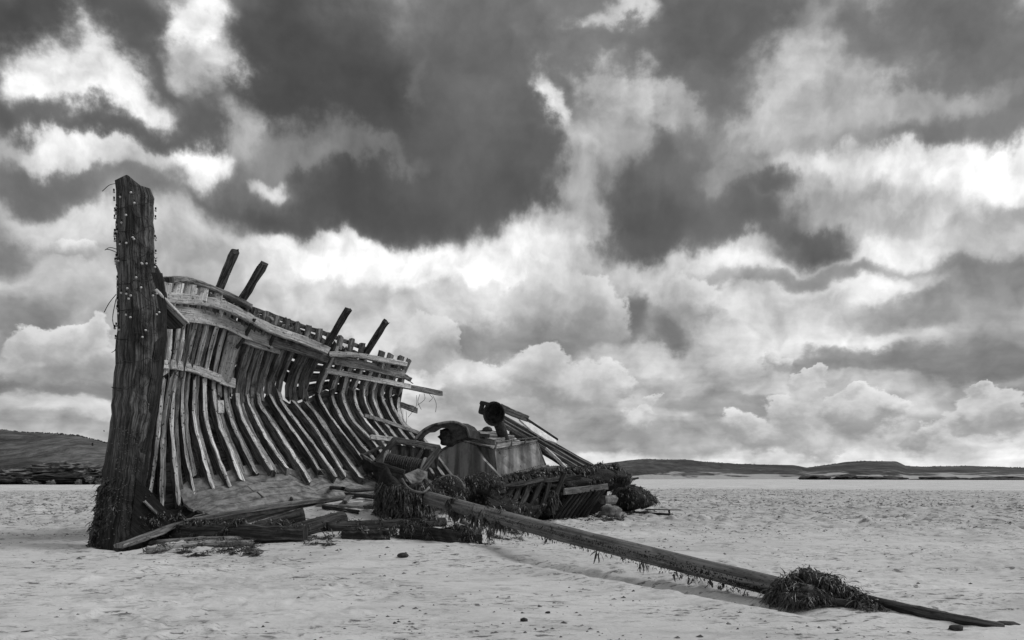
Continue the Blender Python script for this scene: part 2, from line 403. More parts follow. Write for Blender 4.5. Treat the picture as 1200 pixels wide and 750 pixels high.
def ground(x, y):
    x = np.asarray(x, float); y = np.asarray(y, float)
    s = (x - STEM.x) * A.x + (y - STEM.y) * A.y
    b = (x - STEM.x) * PP.x + (y - STEM.y) * PP.y
    bank = 0.72 * ss(s, 0.2, 5.0) * (1 - ss(s, 6.2, 9.6)) * ss(b, -4.6, -0.6) * (1 - ss(b, 2.6, 6.0))
    bank = bank - 0.10 * np.exp(-((s + 0.3) / 1.0) ** 2 - ((b + 0.2) / 1.2) ** 2)
    bank = bank + 0.13 * np.exp(-((x + 1.3) / 2.0) ** 2 - ((y - 12.4) / 0.8) ** 2) + 0.06 * np.exp(-((x + 4.0) / 2.2) ** 2 - ((y - 12.6) / 0.7) ** 2)
    bank = bank - 0.10 * np.exp(-((x - 0.3) / 1.3) ** 2 - ((y - 15.5) / 1.6) ** 2)
    # rut scoured beside the fallen mast
    ux, uy = -0.498, 0.867
    lx, ly = x - 2.75, y - 7.3
    al = lx * ux + ly * uy; ac = lx * uy - ly * ux
    bank = bank - 0.07 * np.exp(-((ac + 0.16) / 0.16) ** 2) * ss(al, -.6, .3) * (1 - ss(al, 3.5, 6.5)) + 0.04 * np.exp(-((ac + 0.55) / 0.22) ** 2) * ss(al, -.6, .3) * (1 - ss(al, 3.5, 6.5))
    # sand drifted against the stem foot and the front timbers
    bank = bank + 0.16 * np.exp(-((s - .6) / .9) ** 2 - ((b + 1.3) / .5) ** 2) + 0.07 * np.exp(-((s + .55) / .3) ** 2 - ((b - .1) / .6) ** 2)
    und = 0.09 * (fbm(x * 0.22, y * 0.3, 3, 3) - 0.5)
    return bank + und
def fineground(x, y):
    r = np.hypot(x, y)
    z = ground(x, y)
    near = 1 - ss(r, 60, 110)
    wx = fbm(x * 0.6, y * 0.6, 21, 3) * 1.5
    patch = ss(fbm(x * 0.45, y * 0.55, 31, 3), 0.35, 0.62)
    rip = fbm(x * 2.6 + wx, y * 6.0 + wx * 2, 41, 4, 0.6) - 0.5
    z = z + near * rip * (0.012 + 0.030 * patch)
    z = z + near * 0.030 * ss(fbm(x * 3.6, y * 3.4 + wx, 45, 3, 0.6), .52, .75) * patch
    z = z + near * 0.012 * (fbm(x * 11, y * 15, 51, 2) - 0.5)
    # trampled, pitted sand further out
    pz = ss(r, 14, 24) * (1 - ss(r, 62, 70)) * (0.35 + 0.65 * ss(fbm(x * 0.12, y * 0.2, 61, 3), 0.35, 0.6))
    pit = ss(vno(x * 2.9 + wx, y * 1.9, 71), 0.60, 0.85)
    lump = ss(vno(x * 2.7, y * 1.7 + wx, 81), 0.66, 0.95)
    z = z + pz * (lump * 0.09 - pit * 0.10)
    return z
_gx, _gy = np.meshgrid(np.arange(-20, 30.01, .1), np.arange(2, 60.01, .1), indexing='ij')
_GR = ground(_gx, _gy).tolist()
def gz(p):
    x = (p.x + 20) * 10; y = (p.y - 2) * 10
    if 0 <= x < 499 and 0 <= y < 579:
        i = int(x); j = int(y); f = x - i; g = y - j
        a = _GR[i]; b = _GR[i + 1]
        return (a[j] * (1 - f) + b[j] * f) * (1 - g) + (a[j + 1] * (1 - f) + b[j + 1] * f) * g
    return float(ground(p.x, p.y))
def G(px, py, off=0.0):                        # where the sight line meets the sand (off = height above it)
    r = ray(px, py); t = 4.0
    while t < 400:
        p = EYE + r * t
        if p.z < gz(p) + off:
            break
        t *= 1.004
    return EYE + r * t

# ------------------------------------------------------------------ mesh helpers
def tag(o, label, cat=None, group=None, kind=None):
    if label: o['label'] = label
    if cat: o['category'] = cat
    if group: o['group'] = group
    if kind: o['kind'] = kind
    return o
def thing(name, loc, label, cat, group=None):
    o = bpy.data.objects.new(name, None)
    o.empty_display_size = 0.2
    COL.objects.link(o); o.location = loc
    return tag(o, label, cat, group)
def base_of(parent):
    p = parent; l = V((0, 0, 0))
    while p is not None:
        l += p.location; p = p.parent
    return l
def mesh(name, verts, faces, m, parent=None, uvs=None, smooth=False, org=None):
    """verts in world space; parented to a thing, or with its origin at org"""
    l = base_of(parent) if parent is not None else (org if org is not None else V((0, 0, 0)))
    me = bpy.data.meshes.new(name)
    me.from_pydata([tuple(V(v) - l) for v in verts], [], faces)
    if uvs is not None:
        lay = me.uv_layers.new(name='UVMap')
        k = 0
        for f in uvs:
            for c in f:
                lay.data[k].uv = c; k += 1
    me.materials.append(M[m] if isinstance(m, str) else m)
    if smooth:
        for p in me.polygons: p.use_smooth = True
    me.update()
    o = bpy.data.objects.new(name, me)
    COL.objects.link(o)
    if parent is not None: o.parent = parent
    else: o.location = l
    return o

def smooth_path(pts, n):
    pts = [V(p) for p in pts]
    if len(pts) < 3:
        return [pts[0].lerp(pts[-1], k / n) for k in range(n + 1)]
    q = [pts[0] * 2 - pts[1]] + pts + [pts[-1] * 2 - pts[-2]]
    out = []
    segs = len(pts) - 1
    for k in range(n + 1):
        t = k / n * segs; i = min(int(t), segs - 1); u = t - i
        a, b, c, d = q[i:i + 4]
        out.append(0.5 * ((2 * b) + (c - a) * u + (2 * a - 5 * b + 4 * c - d) * u * u + (3 * b - a - 3 * c + d) * u ** 3))
    return out

def beam(name, path, w, t, m, parent=None, wide=UP, jit=0.008, cham=0.18, ragged=0.03, org=None, taper=(1, 1), sub=None, m2=None):
    """squared timber along a path: w across 'wide', t across the other way, chamfered and a little uneven, ends broken"""
    path = [V(p) for p in path]
    if sub: path = smooth_path(path, sub)
    n = len(path)
    prof = []
    c = cham * min(w, t)
    for sx, sy in ((1, 1), (-1, 1), (-1, -1), (1, -1)):
        hx, hy = w / 2, t / 2
        a = (sx * (hx - c), sy * hy); b = (sx * hx, sy * (hy - c))
        prof += [b, a] if sx * sy > 0 else [a, b]
    k = len(prof)
    per = [0]
    for i in range(k):
        a, b = prof[i], prof[(i + 1) % k]
        per.append(per[-1] + math.hypot(a[0] - b[0], a[1] - b[1]))
    verts = []; u = [0]
    for i in range(n):
        tan = (path[min(i + 1, n - 1)] - path[max(i - 1, 0)]).normalized()
        wd = (wide[i] if isinstance(wide, list) else wide)
        wd = (wd - tan * wd.dot(tan)).normalized()
        th = tan.cross(wd).normalized()
        if i: u.append(u[-1] + (path[i] - path[i - 1]).length)
        sc = taper[0] + (taper[1] - taper[0]) * i / max(1, n - 1)
        ox, oy = R(-jit, jit) * 0.3, R(-jit, jit) * 0.3
        for (x, y) in prof:
            e = 0
            if i in (0, n - 1): e = R(-ragged, ragged)
            verts.append(path[i] + wd * ((x + R(-jit, jit)) * sc + ox) + th * ((y + R(-jit, jit)) * sc + oy) + tan * e)
    faces = []; uvs = []
    for i in range(n - 1):
        for j in range(k):
            j2 = (j + 1) % k
            faces.append((i * k + j, i * k + j2, (i + 1) * k + j2, (i + 1) * k + j))
            uvs.append(((u[i], per[j]), (u[i], per[j + 1]), (u[i + 1], per[j + 1]), (u[i + 1], per[j])))
    faces.append(tuple(reversed(range(k)))); uvs.append([(prof[j][0] * .2, prof[j][1]) for j in reversed(range(k))])
    o0 = (n - 1) * k
    faces.append(tuple(o0 + j for j in range(k))); uvs.append([(prof[j][0] * .2, prof[j][1]) for j in range(k)])
    o = mesh(name, verts, faces, m, parent, uvs, org=org)
    if m2:                                       # paler inner edge (m), darker other faces (m2)
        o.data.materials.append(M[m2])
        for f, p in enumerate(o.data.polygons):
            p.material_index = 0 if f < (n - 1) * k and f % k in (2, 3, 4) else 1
    return o

def tube(name, path, r, m, parent=None, k=10, jit=0.0, r2=None, org=None, sub=None, cap=True, flat=1.0):
    path = [V(p) for p in path]
    if sub: path = smooth_path(path, sub)
    n = len(path); r2 = r if r2 is None else r2
    verts = []; u = [0]; faces = []; uvs = []
    ref = V((0.13, 0.21, 0.97))
    for i in range(n):
        tan = (path[min(i + 1, n - 1)] - path[max(i - 1, 0)]).normalized()
        a = tan.cross(ref)
        if a.length < 0.05: a = tan.cross(V((1, 0, 0)))
        a.normalize(); b = tan.cross(a)
        if i: u.append(u[-1] + (path[i] - path[i - 1]).length)
        rr = r + (r2 - r) * i / max(1, n - 1)
        for j in range(k):
            q = 2 * math.pi * j / k
            s_ = rr * (1 + R(-jit, jit))
            verts.append(path[i] + a * math.cos(q) * s_ + b * math.sin(q) * s_ * flat)
    for i in range(n - 1):
        for j in range(k):
            j2 = (j + 1) % k
            faces.append((i * k + j, i * k + j2, (i + 1) * k + j2, (i + 1) * k + j))
            w = 2 * math.pi * r / k
            uvs.append(((u[i], j * w), (u[i], (j + 1) * w), (u[i + 1], (j + 1) * w), (u[i + 1], j * w)))
    if cap:
        for o0, rev in ((0, True), ((n - 1) * k, False)):
            idx = list(range(k)); idx = idx[::-1] if rev else idx
            faces.append(tuple(o0 + j for j in idx)); uvs.append([(0.03 * math.cos(j), r * math.sin(6.283 * j / k)) for j in idx])
    return mesh(name, verts, faces, m, parent, uvs, smooth=True, org=org)

_ico = {}
def ico(sub):
    if sub not in _ico:
        import bmesh
        bm = bmesh.new(); bmesh.ops.create_icosphere(bm, subdivisions=sub, radius=1)
        bm.verts.ensure_lookup_table()
        _ico[sub] = ([v.co.copy() for v in bm.verts], [tuple(v.index for v in f.verts) for f in bm.faces]); bm.free()
    return _ico[sub]
def lump_verts(c, size, sub=3, rough=0.25, freq=1.6, seed=None, rotz=0.0, steps=0.0):
    vs, fs = ico(sub)
    from mathutils import noise
    sd = V((R(-50, 50), R(-50, 50), R(-50, 50)))
    out = []
    cz, sz = math.cos(rotz), math.sin(rotz)
    for v in vs:
        d = 1 + rough * (noise.fractal(v * freq + sd, 1.0, 2.0, 4)) * 1.1
        q = V((v.x * size[0] * d, v.y * size[1] * d, v.z * size[2] * d))
        if steps: q.z = q.z * .4 + .6 * round(q.z / steps) * steps
        out.append(V((c[0] + q.x * cz - q.y * sz, c[1] + q.x * sz + q.y * cz, c[2] + q.z)))
    return out, fs
def lump(name, c, size, m, parent=None, sub=3, rough=0.25, freq=1.6, rotz=0.0, smooth=True, steps=0.0):
    vs, fs = lump_verts(c, size, sub, rough, freq, None, rotz, steps)
    return mesh(name, vs, fs, m, parent, smooth=smooth, org=V(c) - V((0, 0, size[2])))

def plate(name, poly, thick, m, parent=None, org=None, cuts=0):
    """flat or bent sheet from a list of points, given real thickness"""
    poly = [V(p) for p in poly]
    nrm = V((0, 0, 0))
    for i in range(len(poly)):
        nrm += poly[i].cross(poly[(i + 1) % len(poly)])
    nrm.normalize()
    k = len(poly)
    verts = poly + [p - nrm * thick for p in poly]
    if nrm.dot(EYE - poly[0]) < 0:
        verts = poly + [p + nrm * thick for p in poly]
    faces = [tuple(range(k)), tuple(reversed(range(k, 2 * k)))] + [(i, i + k, (i + 1) % k + k, (i + 1) % k) for i in range(k)]
    uu = (poly[1] - poly[0]).normalized(); vv = nrm.cross(uu)
    uvs = [[((verts[i] - poly[0]).dot(uu), (verts[i] - poly[0]).dot(vv)) for i in f] for f in faces]
    return mesh(name, verts, faces, m, parent, uvs, org=org)

def ribbons(name, anchors, length, n, parent=None, width=0.03, hang=1.0, m='weed', floor=True, org=None, label=None, cat=None, spread=0.9):
    """seaweed: tufts of short forked drooping fronds growing from (point, normal) anchors, in uneven clusters"""
    verts = []; faces = []
    n = int(n * 1.5)
    pref = [random.choice(anchors) for _ in range(max(6, len(anchors) // 3))]
    while n > 0:
        p0, nm = random.choice(pref if random.random() < 0.6 else anchors)
        L0 = length * random.choice((.35, .5, .6, .8, 1.0, 1.35)); 
        for q in range(random.randrange(4, 9)):
            n -= 1
            p = V(p0) + V((R(-1, 1), R(-1, 1), R(-1, 1))) * 0.045
            d = (V(nm) * 0.5 + V((R(-1, 1), R(-1, 1), R(-1, .5))) * spread)
            if d.length < 0.01: d = V((0, 0, 1))
            d.normalize()
            L = L0 * R(0.5, 1.1); sg = 3; w = width * R(0.4, 1.2)
            side = d.cross(V((R(-1, 1), R(-1, 1), R(-1, 1))))
            side = side.normalized() if side.length > 0.01 else V((1, 0, 0))
            b0 = len(verts)
            for i in range(sg + 1):
                ww = w * (0.5, 1.1, 0.8, 0.35)[i] * 0.5 * R(.7, 1.4)
                verts.append(p + side * ww); verts.append(p - side * ww)
                d = (d + V((R(-.5, .5), R(-.5, .5), R(-.3, .2) - 0.45 * hang))).normalized()
                p = p + d * (L / sg)
                if floor:
                    g = gz(p) + 0.012
                    if p.z < g: p = V((p.x, p.y, g + R(0, .02)))
            for i in range(sg):
                a = b0 + i * 2
                faces.append((a, a + 1, a + 3, a + 2))
    o = mesh(name, verts, faces, m, parent, org=org)
    o['kind'] = 'stuff'
    if label: tag(o, label, cat)
    return o
def anchors_path(path, r, n, up=0.3):
    out = []
    path = smooth_path(path, 40)
    for _ in range(n):
        p = random.choice(path); q = R(0, 6.283)
        d = V((math.cos(q), R(-.6, .6), math.sin(q) + up)).normalized()
        out.append((p + d * r, d))
    return out
def anchors_lump(verts, c, cond=None):
    c = V(c)
    return [(v, (v - c).normalized()) for v in verts if cond is None or cond(v)]

# ================================================================== ground
def build_ground():
    th = list(np.radians(np.linspace(-52, 52, 720))) + list(np.radians(np.linspace(58, 302, 42)))
    rs = np.concatenate([[2.0, 3.0, 4.0, 4.8], np.geomspace(5.4, 30, 400), np.geomspace(30.2, 75, 210), np.geomspace(78, 5000, 34)])
    th = np.array(th)
    nt, nr = len(th), len(rs)
    RR, TT = np.meshgrid(rs, th, indexing='ij')
    x = RR * np.sin(TT); y = RR * np.cos(TT)
    z = fineground(x, y)
    z = z * (1 - ss(RR, 120, 160))
    co_ = np.stack([x.ravel(), y.ravel(), z.ravel()], 1)
    co_ = np.vstack([co_, [[0, 0, 0]]])
    i, j = np.meshgrid(np.arange(nr - 1), np.arange(nt), indexing='ij')
    j2 = (j + 1) % nt
    quads = np.stack([i * nt + j, i * nt + j2, (i + 1) * nt + j2, (i + 1) * nt + j], -1).reshape(-1, 4)[:, ::-1]
    me = bpy.data.meshes.new('sand')
    nq = len(quads)
    me.vertices.add(len(co_)); me.vertices.foreach_set('co', co_.ravel())
    tri = [(nr * nt, jj, (jj + 1) % nt) for jj in range(nt)]
    tri = np.array(tri)[:, ::-1]
    me.loops.add(nq * 4 + nt * 3)
    me.loops.foreach_set('vertex_index', np.concatenate([quads.ravel(), tri.ravel()]).astype(np.int32))
    me.polygons.add(nq + nt)
    st = np.concatenate([np.arange(nq) * 4, nq * 4 + np.arange(nt) * 3])
    me.polygons.foreach_set('loop_start', st.astype(np.int32))
    me.polygons.foreach_set('use_smooth', np.ones(nq + nt, bool))
    me.update(calc_edges=True); me.validate()
    me.materials.append(M['sand'])
    o = bpy.data.objects.new('sand', me); COL.objects.link(o)
    tag(o, 'wide pale tidal sand flat with ripples', None, None, 'structure')
build_ground()

# hills -----------------------------------------------------------------
def hill(name, ridge, y0, y1, m, label, rough, nx=220, ny=40, x0=None, x1=None, tufts=0, tsize=0.5, seed=1):
    """ridge: list of (px, py) skyline; front foot at distance y0, crest at y1, falling away behind"""
    pxs = [p[0] for p in ridge]; pys = [p[1] - (2.5 if y0 > 150 else 0) for p in ridge]
    verts = []; idx = {}
    us = np.linspace(pxs[0], pxs[-1], nx)
    top = np.interp(us, pxs, pys)
    nyb = ny + 14
    xs = np.zeros((nyb, nx)); ys = np.zeros((nyb, nx)); zs = np.zeros((nyb, nx))
    for k in range(nyb):
        t = k / (ny - 1)
        Y = y0 + (y1 - y0) * t + 0 * us
        if k < ny: prof = 0.25 * ss(t, 0, 0.12) + 0.75 * ss(t, 0.06, 1.0) ** 0.85
        else: prof = 1 - ss(t, 1.0, (nyb - 1) / (ny - 1) + 0.02)
        xs[k] = (us - CX) / F * Y; ys[k] = Y
        hz = CH + (HY - top) / F * y1
        zs[k] = prof * hz
    nz = (fbm(xs * 0.09, ys * 0.09, seed, 5, 0.6) - 0.5)
    zs = zs + nz * rough * np.clip(zs / 3, 0, 1) - 0.35 * (np.arange(nyb) == 0)[:, None]
    zs[-1] = -0.5
    vs = np.stack([xs.ravel(), ys.ravel(), zs.ravel()], 1)
    fs = [(k * nx + i, k * nx + i + 1, (k + 1) * nx + i + 1, (k + 1) * nx + i) for k in range(nyb - 1) for i in range(nx - 1)]
    o = mesh(name, [V(v) for v in vs], fs, m, None, smooth=True)
    tag(o, label, None, None, 'structure')
    if tufts:
        tv = []; tf = []
        cand = np.argwhere(zs[:ny] > 0.9)
        for q in range(tufts):
            k, i = cand[random.randrange(len(cand))]
            k = ny - 1 - random.randrange(4)
            if i >= nx - 1: continue
            f = random.random()
            c = V((xs[k, i] * (1 - f) + xs[k, i + 1] * f, ys[k, i], zs[k, i] * (1 - f) + zs[k, i + 1] * f))
            for b in range(3):
                s_ = tsize * R(.4, 1.3); a = R(0, 6.28)
                d = V((math.cos(a), math.sin(a), 0)); h = tsize * R(.4, 1.1); n0 = len(tv)
                lean = V((R(-.4, .4), R(-.4, .4), 0)) * h
                tv += [c - d * s_ - UP * .2, c + d * s_ - UP * .2, c + d * s_ * .6 + UP * h * .8 + lean, c - d * s_ * .5 + UP * h + lean]
                tf.append((n0, n0 + 1, n0 + 2, n0 + 3))
        g = mesh(name.replace('hill', 'heath_tufts'), tv, tf, 'tuft')
        tag(g, 'low heather and grass tufts covering the ' + label, None, None, 'stuff')
    return o
hill('headland_hill', [(-260, 500), (-120, 500), (-40, 502), (8, 506), (25, 508), (60, 509), (90, 511), (115, 517), (135, 521), (170, 524), (230, 532), (300, 543), (360, 551), (420, 556)], 94, 150,
     'heathL', 'heath-covered headland behind the stem on the left', 1.0, tufts=900, tsize=0.2, seed=5)
hill('far_hill', [(520, 553), (640, 549), (700, 547), (735, 543), (760, 541), (800, 542), (840, 545), (870, 547), (930, 548), (945, 551), (960, 549), (990, 545), (1010, 543), (1050, 544), (1062, 549),
                  (1090, 550), (1130, 549), (1200, 551), (1320, 549), (1500, 553)], 172, 380, 'heathR', 'long low dune hills across the bay on the right', 1.0, nx=420, tufts=700, tsize=0.3, seed=9)

# ================================================================== the wreck
FR = [
 [(162,556),(174,492),(182,445),(186,410),(189,378),(192,346)],
 [(172,585),(179,540),(185,490),(191,440),(195,410),(197,380),(201,346)],
 [(188,602),(188,550),(191,490),(199,440),(203,410),(207,378),(211,346)],
 [(212,596),(206,540),(203,490),(208,440),(213,412),(218,378),(223,346)],
 [(230,582),(220,530),(215,490),(217,442),(223,412),(231,378),(237,347)],
 [(251,574),(238,530),(228,490),(229,442),(235,412),(243,380),(250,349)],
 [(271,569),(255,530),(243,490),(241,445),(247,412),(255,384),(263,353)],
 [(286,562),(272,525),(258,490),(253,455),(258,420),(266,388),(275,357)],
 [(302,556),(284,519),(270,488),(265,460),(270,430),(280,396),(290,364)],
 [(324,555),(303,520),(287,490),(280,464),(284,435),(294,400),(304,370)],
 [(341,552),(318,519),(302,490),(292,465),(297,435),(307,404),(317,375)],
 [(367,566),(337,520),(317,490),(303,466),(308,438),(318,408),(329,380)],
 [(379,558),(354,519),(332,488),(316,461),(321,438),(331,412),(342,385)],
 [(399,562),(367,517),(347,490),(329,463),(334,440),(344,415),(355,390)],
 [(407,558),(382,519),(362,490),(342,464),(346,441),(357,419),(368,395)],
 [(428,563),(397,523),(376,490),(356,464),(360,442),(370,423),(381,400)],
 [(418,530),(399,505),(385,486),(372,463),(376,447),(384,430),(394,407)],
 [(428,526),(405,497),(394,478),(388,462),(391,450),(397,434),(406,411)],
 [(440,518),(416,494),(407,478),(402,462),(404,452),(409,437),(417,415)],
 [(447,515),(426,489),(418,474),(415,460),(417,452),(422,440),(430,419)],
 [(458,516),(440,492),(431,475),(427,462),(429,453),(434,442),(441,422)],
 [(467,514),(450,492),(441,474),(438,461),(440,453),(445,444),(452,424)],
 [(477,514),(461,492),(451,474),(447,463),(448,455),(452,446),(459,427)],
 [(487,515),(470,493),(460,476),(457,465),(458,457),(461,448),(467,430)],
 [(493,510),(475,497),(468,482),(468,466),(470,456),(472,448),(477,432)],
]
NF = len(FR)
ST = [0.74 + i * 0.322 for i in range(NF)]
CURV = []                                       # resampled inner edge of every frame, foot to head
JT = []                                         # index of the butt joint on it
NP = 26
for i, pts in enumerate(FR):
    q = [at_s(px, py, ST[i]) for px, py in pts]
    if i >= 16:                                 # the hidden foot of the after frames runs on down to the floor
        s_, b_ = sb(q[0])
        q = [SB(ST[i], 0.35, 1.12)] + [SB(ST[i], max(0.6, b_ * 0.55), 1.12 + (q[0].z - 1.12) * 0.45)] + q
    c = smooth_path(q, NP * 4)
    L = [0]
    for a, b in zip(c, c[1:]): L.append(L[-1] + (b - a).length)
    out = []
    for k in range(NP + 1):
        t = k / NP * L[-1]
        j = min(range(len(L)), key=lambda n: abs(L[n] - t))
        out.append(c[j])
    CURV.append(out)
    zj = at_s(*pts[3 if i < 16 else 3], ST[i]).z
    JT.append(min(range(NP + 1), key=lambda n: abs(out[n].z - zj)))
def onrm(i, k):                                 # outward normal of frame curve in its own section
    c = CURV[i]
    t = (c[min(k + 1, NP)] - c[max(k - 1, 0)]).normalized()
    n = A.cross(t).normalized()
    return n if n.dot(PP) - n.z * 0.3 > 0 else -n
def surf(i, t, off=0.0):
    x = max(0, min(NP - 1e-6, t * NP)); k = int(x); f = x - k
    return CURV[i][k].lerp(CURV[i][k + 1], f) + onrm(i, k).lerp(onrm(i, k + 1), f) * off
def bsurf(s, z):
    x = max(0, min(NF - 1.001, (s - ST[0]) / 0.322)); i = int(x); f = x - i
    r = []
    for j in (i, i + 1):
        zz = [p.z for p in CURV[j]]; bb = [sb(p)[1] for p in CURV[j]]
        o = np.argsort(zz)
        r.append(np.interp(z, np.array(zz)[o], np.array(bb)[o]))
    return r[0] * (1 - f) + r[1] * f
def hull(px, py, inset=0.0):                    # sight line meets the inner face of the hull side
    r = ray(px, py); prev = None
    for k in range(400):
        t = 11 + k * 0.035
        p = EYE + r * t; s_, b_ = sb(p)
        if s_ > 0.2 and b_ > bsurf(s_, p.z) - inset: return p
    return p

wreck = thing('shipwreck_hull', STEM, 'tall stem post and bare ribs of the broken wooden ship hull on the sand', 'shipwreck')

# stem post: three visible corner lines traced, the hidden corner closes the box
ZS = [(205, 135, 150, 172), (214, 135.5, 151, 178), (224, 135, 151, 181), (262, 136, 152, 181), (320, 137, 153, 181), (375, 137, 156, 186), (430, 134, 156, 185), (470, 131, 152, 180), (510, 127, 148, 172), (545, 121, 144, 168), (585, 115, 138, 168), (618, 108, 132, 172), (648, 102, 128, 178)]
def stem_mesh():
    rows = []
    for (py, l, m_, r) in ZS: rows.append((py, l, m_, r))
    ys = np.linspace(205, 650, 46)
    tab = np.array(rows)
    verts = []; faces = []; uvs = []
    for q, py in enumerate(ys):
        l = np.interp(py, tab[:, 0], tab[:, 1]) + R(-1, 1.2); m_ = np.interp(py, tab[:, 0], tab[:, 2]) + R(-1.2, 1.2); r = np.interp(py, tab[:, 0], tab[:, 3]) + R(-1.4, 1.2)
        mp = at_b(m_, py + R(-1, 1), -0.25)
        s0 = sb(mp)[0]
        lp = at_s(l, py, s0 + .02); rp = at_b(r, py, -0.25)
        lp.z = rp.z = mp.z
        if q == 0: lp.z += .055; mp.z += .02; rp.z -= .16
        if q == 1: rp -= A * .05
        hp = lp + rp - mp
        hp += A * .05
        ch = 0.06
        ring = [lp, lp.lerp(mp, .5) - A * R(0, .03), mp.lerp(lp, ch), mp.lerp(rp, ch * 1.3), mp.lerp(rp, .35) + PP * R(-.02, .02), mp.lerp(rp, .7) + PP * R(-.02, .02), rp, hp]
        verts += ring
    k = 8
    per = [0, .25, .47, .53, .68, .82, .95, 1.4, 1.8]
    for i in range(len(ys) - 1):
        for j in range(k):
            j2 = (j + 1) % k
            faces.append((i * k + j, (i + 1) * k + j, (i + 1) * k + j2, i * k + j2))
            ua, ub = i * .145, (i + 1) * .145
            uvs.append(((ua, per[j]), (ub, per[j]), (ub, per[j + 1]), (ua, per[j + 1])))
    faces.append(tuple(range(k))); uvs.append([(0.02 * j, per[j]) for j in range(k)])
    return mesh('stem_post', verts, faces, 'stem', wreck, uvs)
stem = stem_mesh()
# barnacle crust low on the stem
bv = []; bf = []
for q in range(420):
    py = R(500, 632); m_ = np.interp(py, [r[0] for r in ZS], [r[2] for r in ZS]); r_ = np.interp(py, [r[0] for r in ZS], [r[3] for r in ZS])
    px = m_ + R(-8, r_ - m_ + 14 * (py > 560))
    if random.random() < 0.4: px = random.gauss(153 + (py - 600) * .1, 9)
    p = at_b(px, py, -0.262); s_ = R(.006, .014); n0 = len(bv)
    if px > r_ + 2 : p = at_b(px, py, -0.29)
    for a in range(5): bv.append(p + A * math.cos(a * 1.257) * s_ + UP * math.sin(a * 1.257) * s_ + PP * .012)
    bv.append(p - PP * s_ * .7)
    for a in range(5): bf.append((n0 + a, n0 + (a + 1) % 5, n0 + 5))
o = mesh('barnacles', bv, bf, 'barn', stem); o['kind'] = 'stuff'
# apron and dead wood behind the stem
ap = [(183, 322, .42), (187, 350, .46), (187, 400, .46), (182, 440, .46), (174, 490, .44), (166, 540, .44), (162, 570, .44), (168, 600, .44), (175, 632, .44)]
beam('apron', [at_b(px - 3, py, -0.12) for px, py, _ in ap], 0.26, 0.26, 'stem2', wreck, wide=A, jit=.015, sub=18)
plate('dead_wood', [at_b(160, 560, -.27), at_b(176, 575, -.27), at_b(196, 598, -.27), at_b(215, 606, -.27), at_b(224, 612, -.27), at_b(222, 622, -.27), at_b(175, 645, -.27), at_b(150, 650, -.27)], .34, 'stem2', wreck)
beam('dead_wood', [at_b(170, 588, -.30), at_b(183, 601, -.32)], .05, .06, 'mid', wreck)

# frames: lower and upper futtock each, doubled by a second timber behind
def futtock(name, i, t0, t1, da, sided, mould, m, parent, off=0.0):
    n = max(5, int((t1 - t0) * 20))
    path = []; wd = []
    for k in range(n + 1):
        t = t0 + (t1 - t0) * k / n
        path.append(surf(i, t, mould / 2 + off) + A * da); wd.append(onrm(i, max(0, min(NP, int(t * NP)))))
    # head above the sheer may run past the end of the traced curve
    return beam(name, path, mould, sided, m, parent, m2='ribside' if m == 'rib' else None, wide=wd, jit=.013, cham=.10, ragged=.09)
for i in range(NF):
    tj = JT[i] / NP
    mold = 0.21 if i > 3 else 0.14
    da = R(-.045, .045)
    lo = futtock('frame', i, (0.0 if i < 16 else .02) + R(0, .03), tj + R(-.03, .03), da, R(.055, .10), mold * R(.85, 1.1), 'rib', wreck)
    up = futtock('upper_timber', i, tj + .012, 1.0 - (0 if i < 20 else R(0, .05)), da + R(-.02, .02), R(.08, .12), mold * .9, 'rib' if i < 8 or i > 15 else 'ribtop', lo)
    # the doubling timber
    if i not in (0, 1) and i not in (6, 13, 19):
        futtock('doubling_timber', i, R(.02, .12), tj + R(.05, .16), .10, .09, mold * .6, 'ribtop', lo, off=.08)
        if i < 22: futtock('doubling_timber', i, tj + R(-.03, .01), .985, .11, .10, mold * .7, 'ribtop', lo, off=.05)

# outer planking: strakes outside the frames, broken at butts
def strake(t0, t1, i0, i1, m='strake', off=0.22, th=.045, name='plank'):
    verts = []; faces = []; uvs = []; u = 0
    for q, i in enumerate(range(i0, i1 + 1)):
        ta, tb = t0(i) if callable(t0) else t0, t1(i) if callable(t1) else t1
        e = 0
        if i == i0: e = -.1 + R(-.05, .05)
        if i == i1: e = .1 + R(-.05, .05)
        w = R(-.004, .004)
        verts += [surf(i, ta, off) + A * e, surf(i, tb, off + .002) + A * (e + R(-.02, .02)), surf(i, tb, off + th) + A * e, surf(i, ta, off + th) + A * e]
    n = i1 - i0 + 1
    for q in range(n - 1):
        for j in range(4):
            j2 = (j + 1) % 4
            faces.append((q * 4 + j, q * 4 + j2, q * 4 + 4 + j2, q * 4 + 4 + j))
            v0 = (0, .2, .24, .44, .48)
            uvs.append(((q * .33, v0[j]), (q * .33, v0[j + 1]), (q * .33 + .33, v0[j + 1]), (q * .33 + .33, v0[j])))
    faces += [(3, 2, 1, 0), tuple((n - 1) * 4 + j for j in range(4))]
    uvs += [[(0, .1 * j) for j in range(4)]] * 2
    return mesh(name, verts, faces, m, wreck, uvs)
NL, NU = 8, 6
def rows_t(i, r):
    tj = JT[i] / NP
    if r <= NL: return tj * r / NL
    return tj + (1 - tj) * (r - NL) / NU
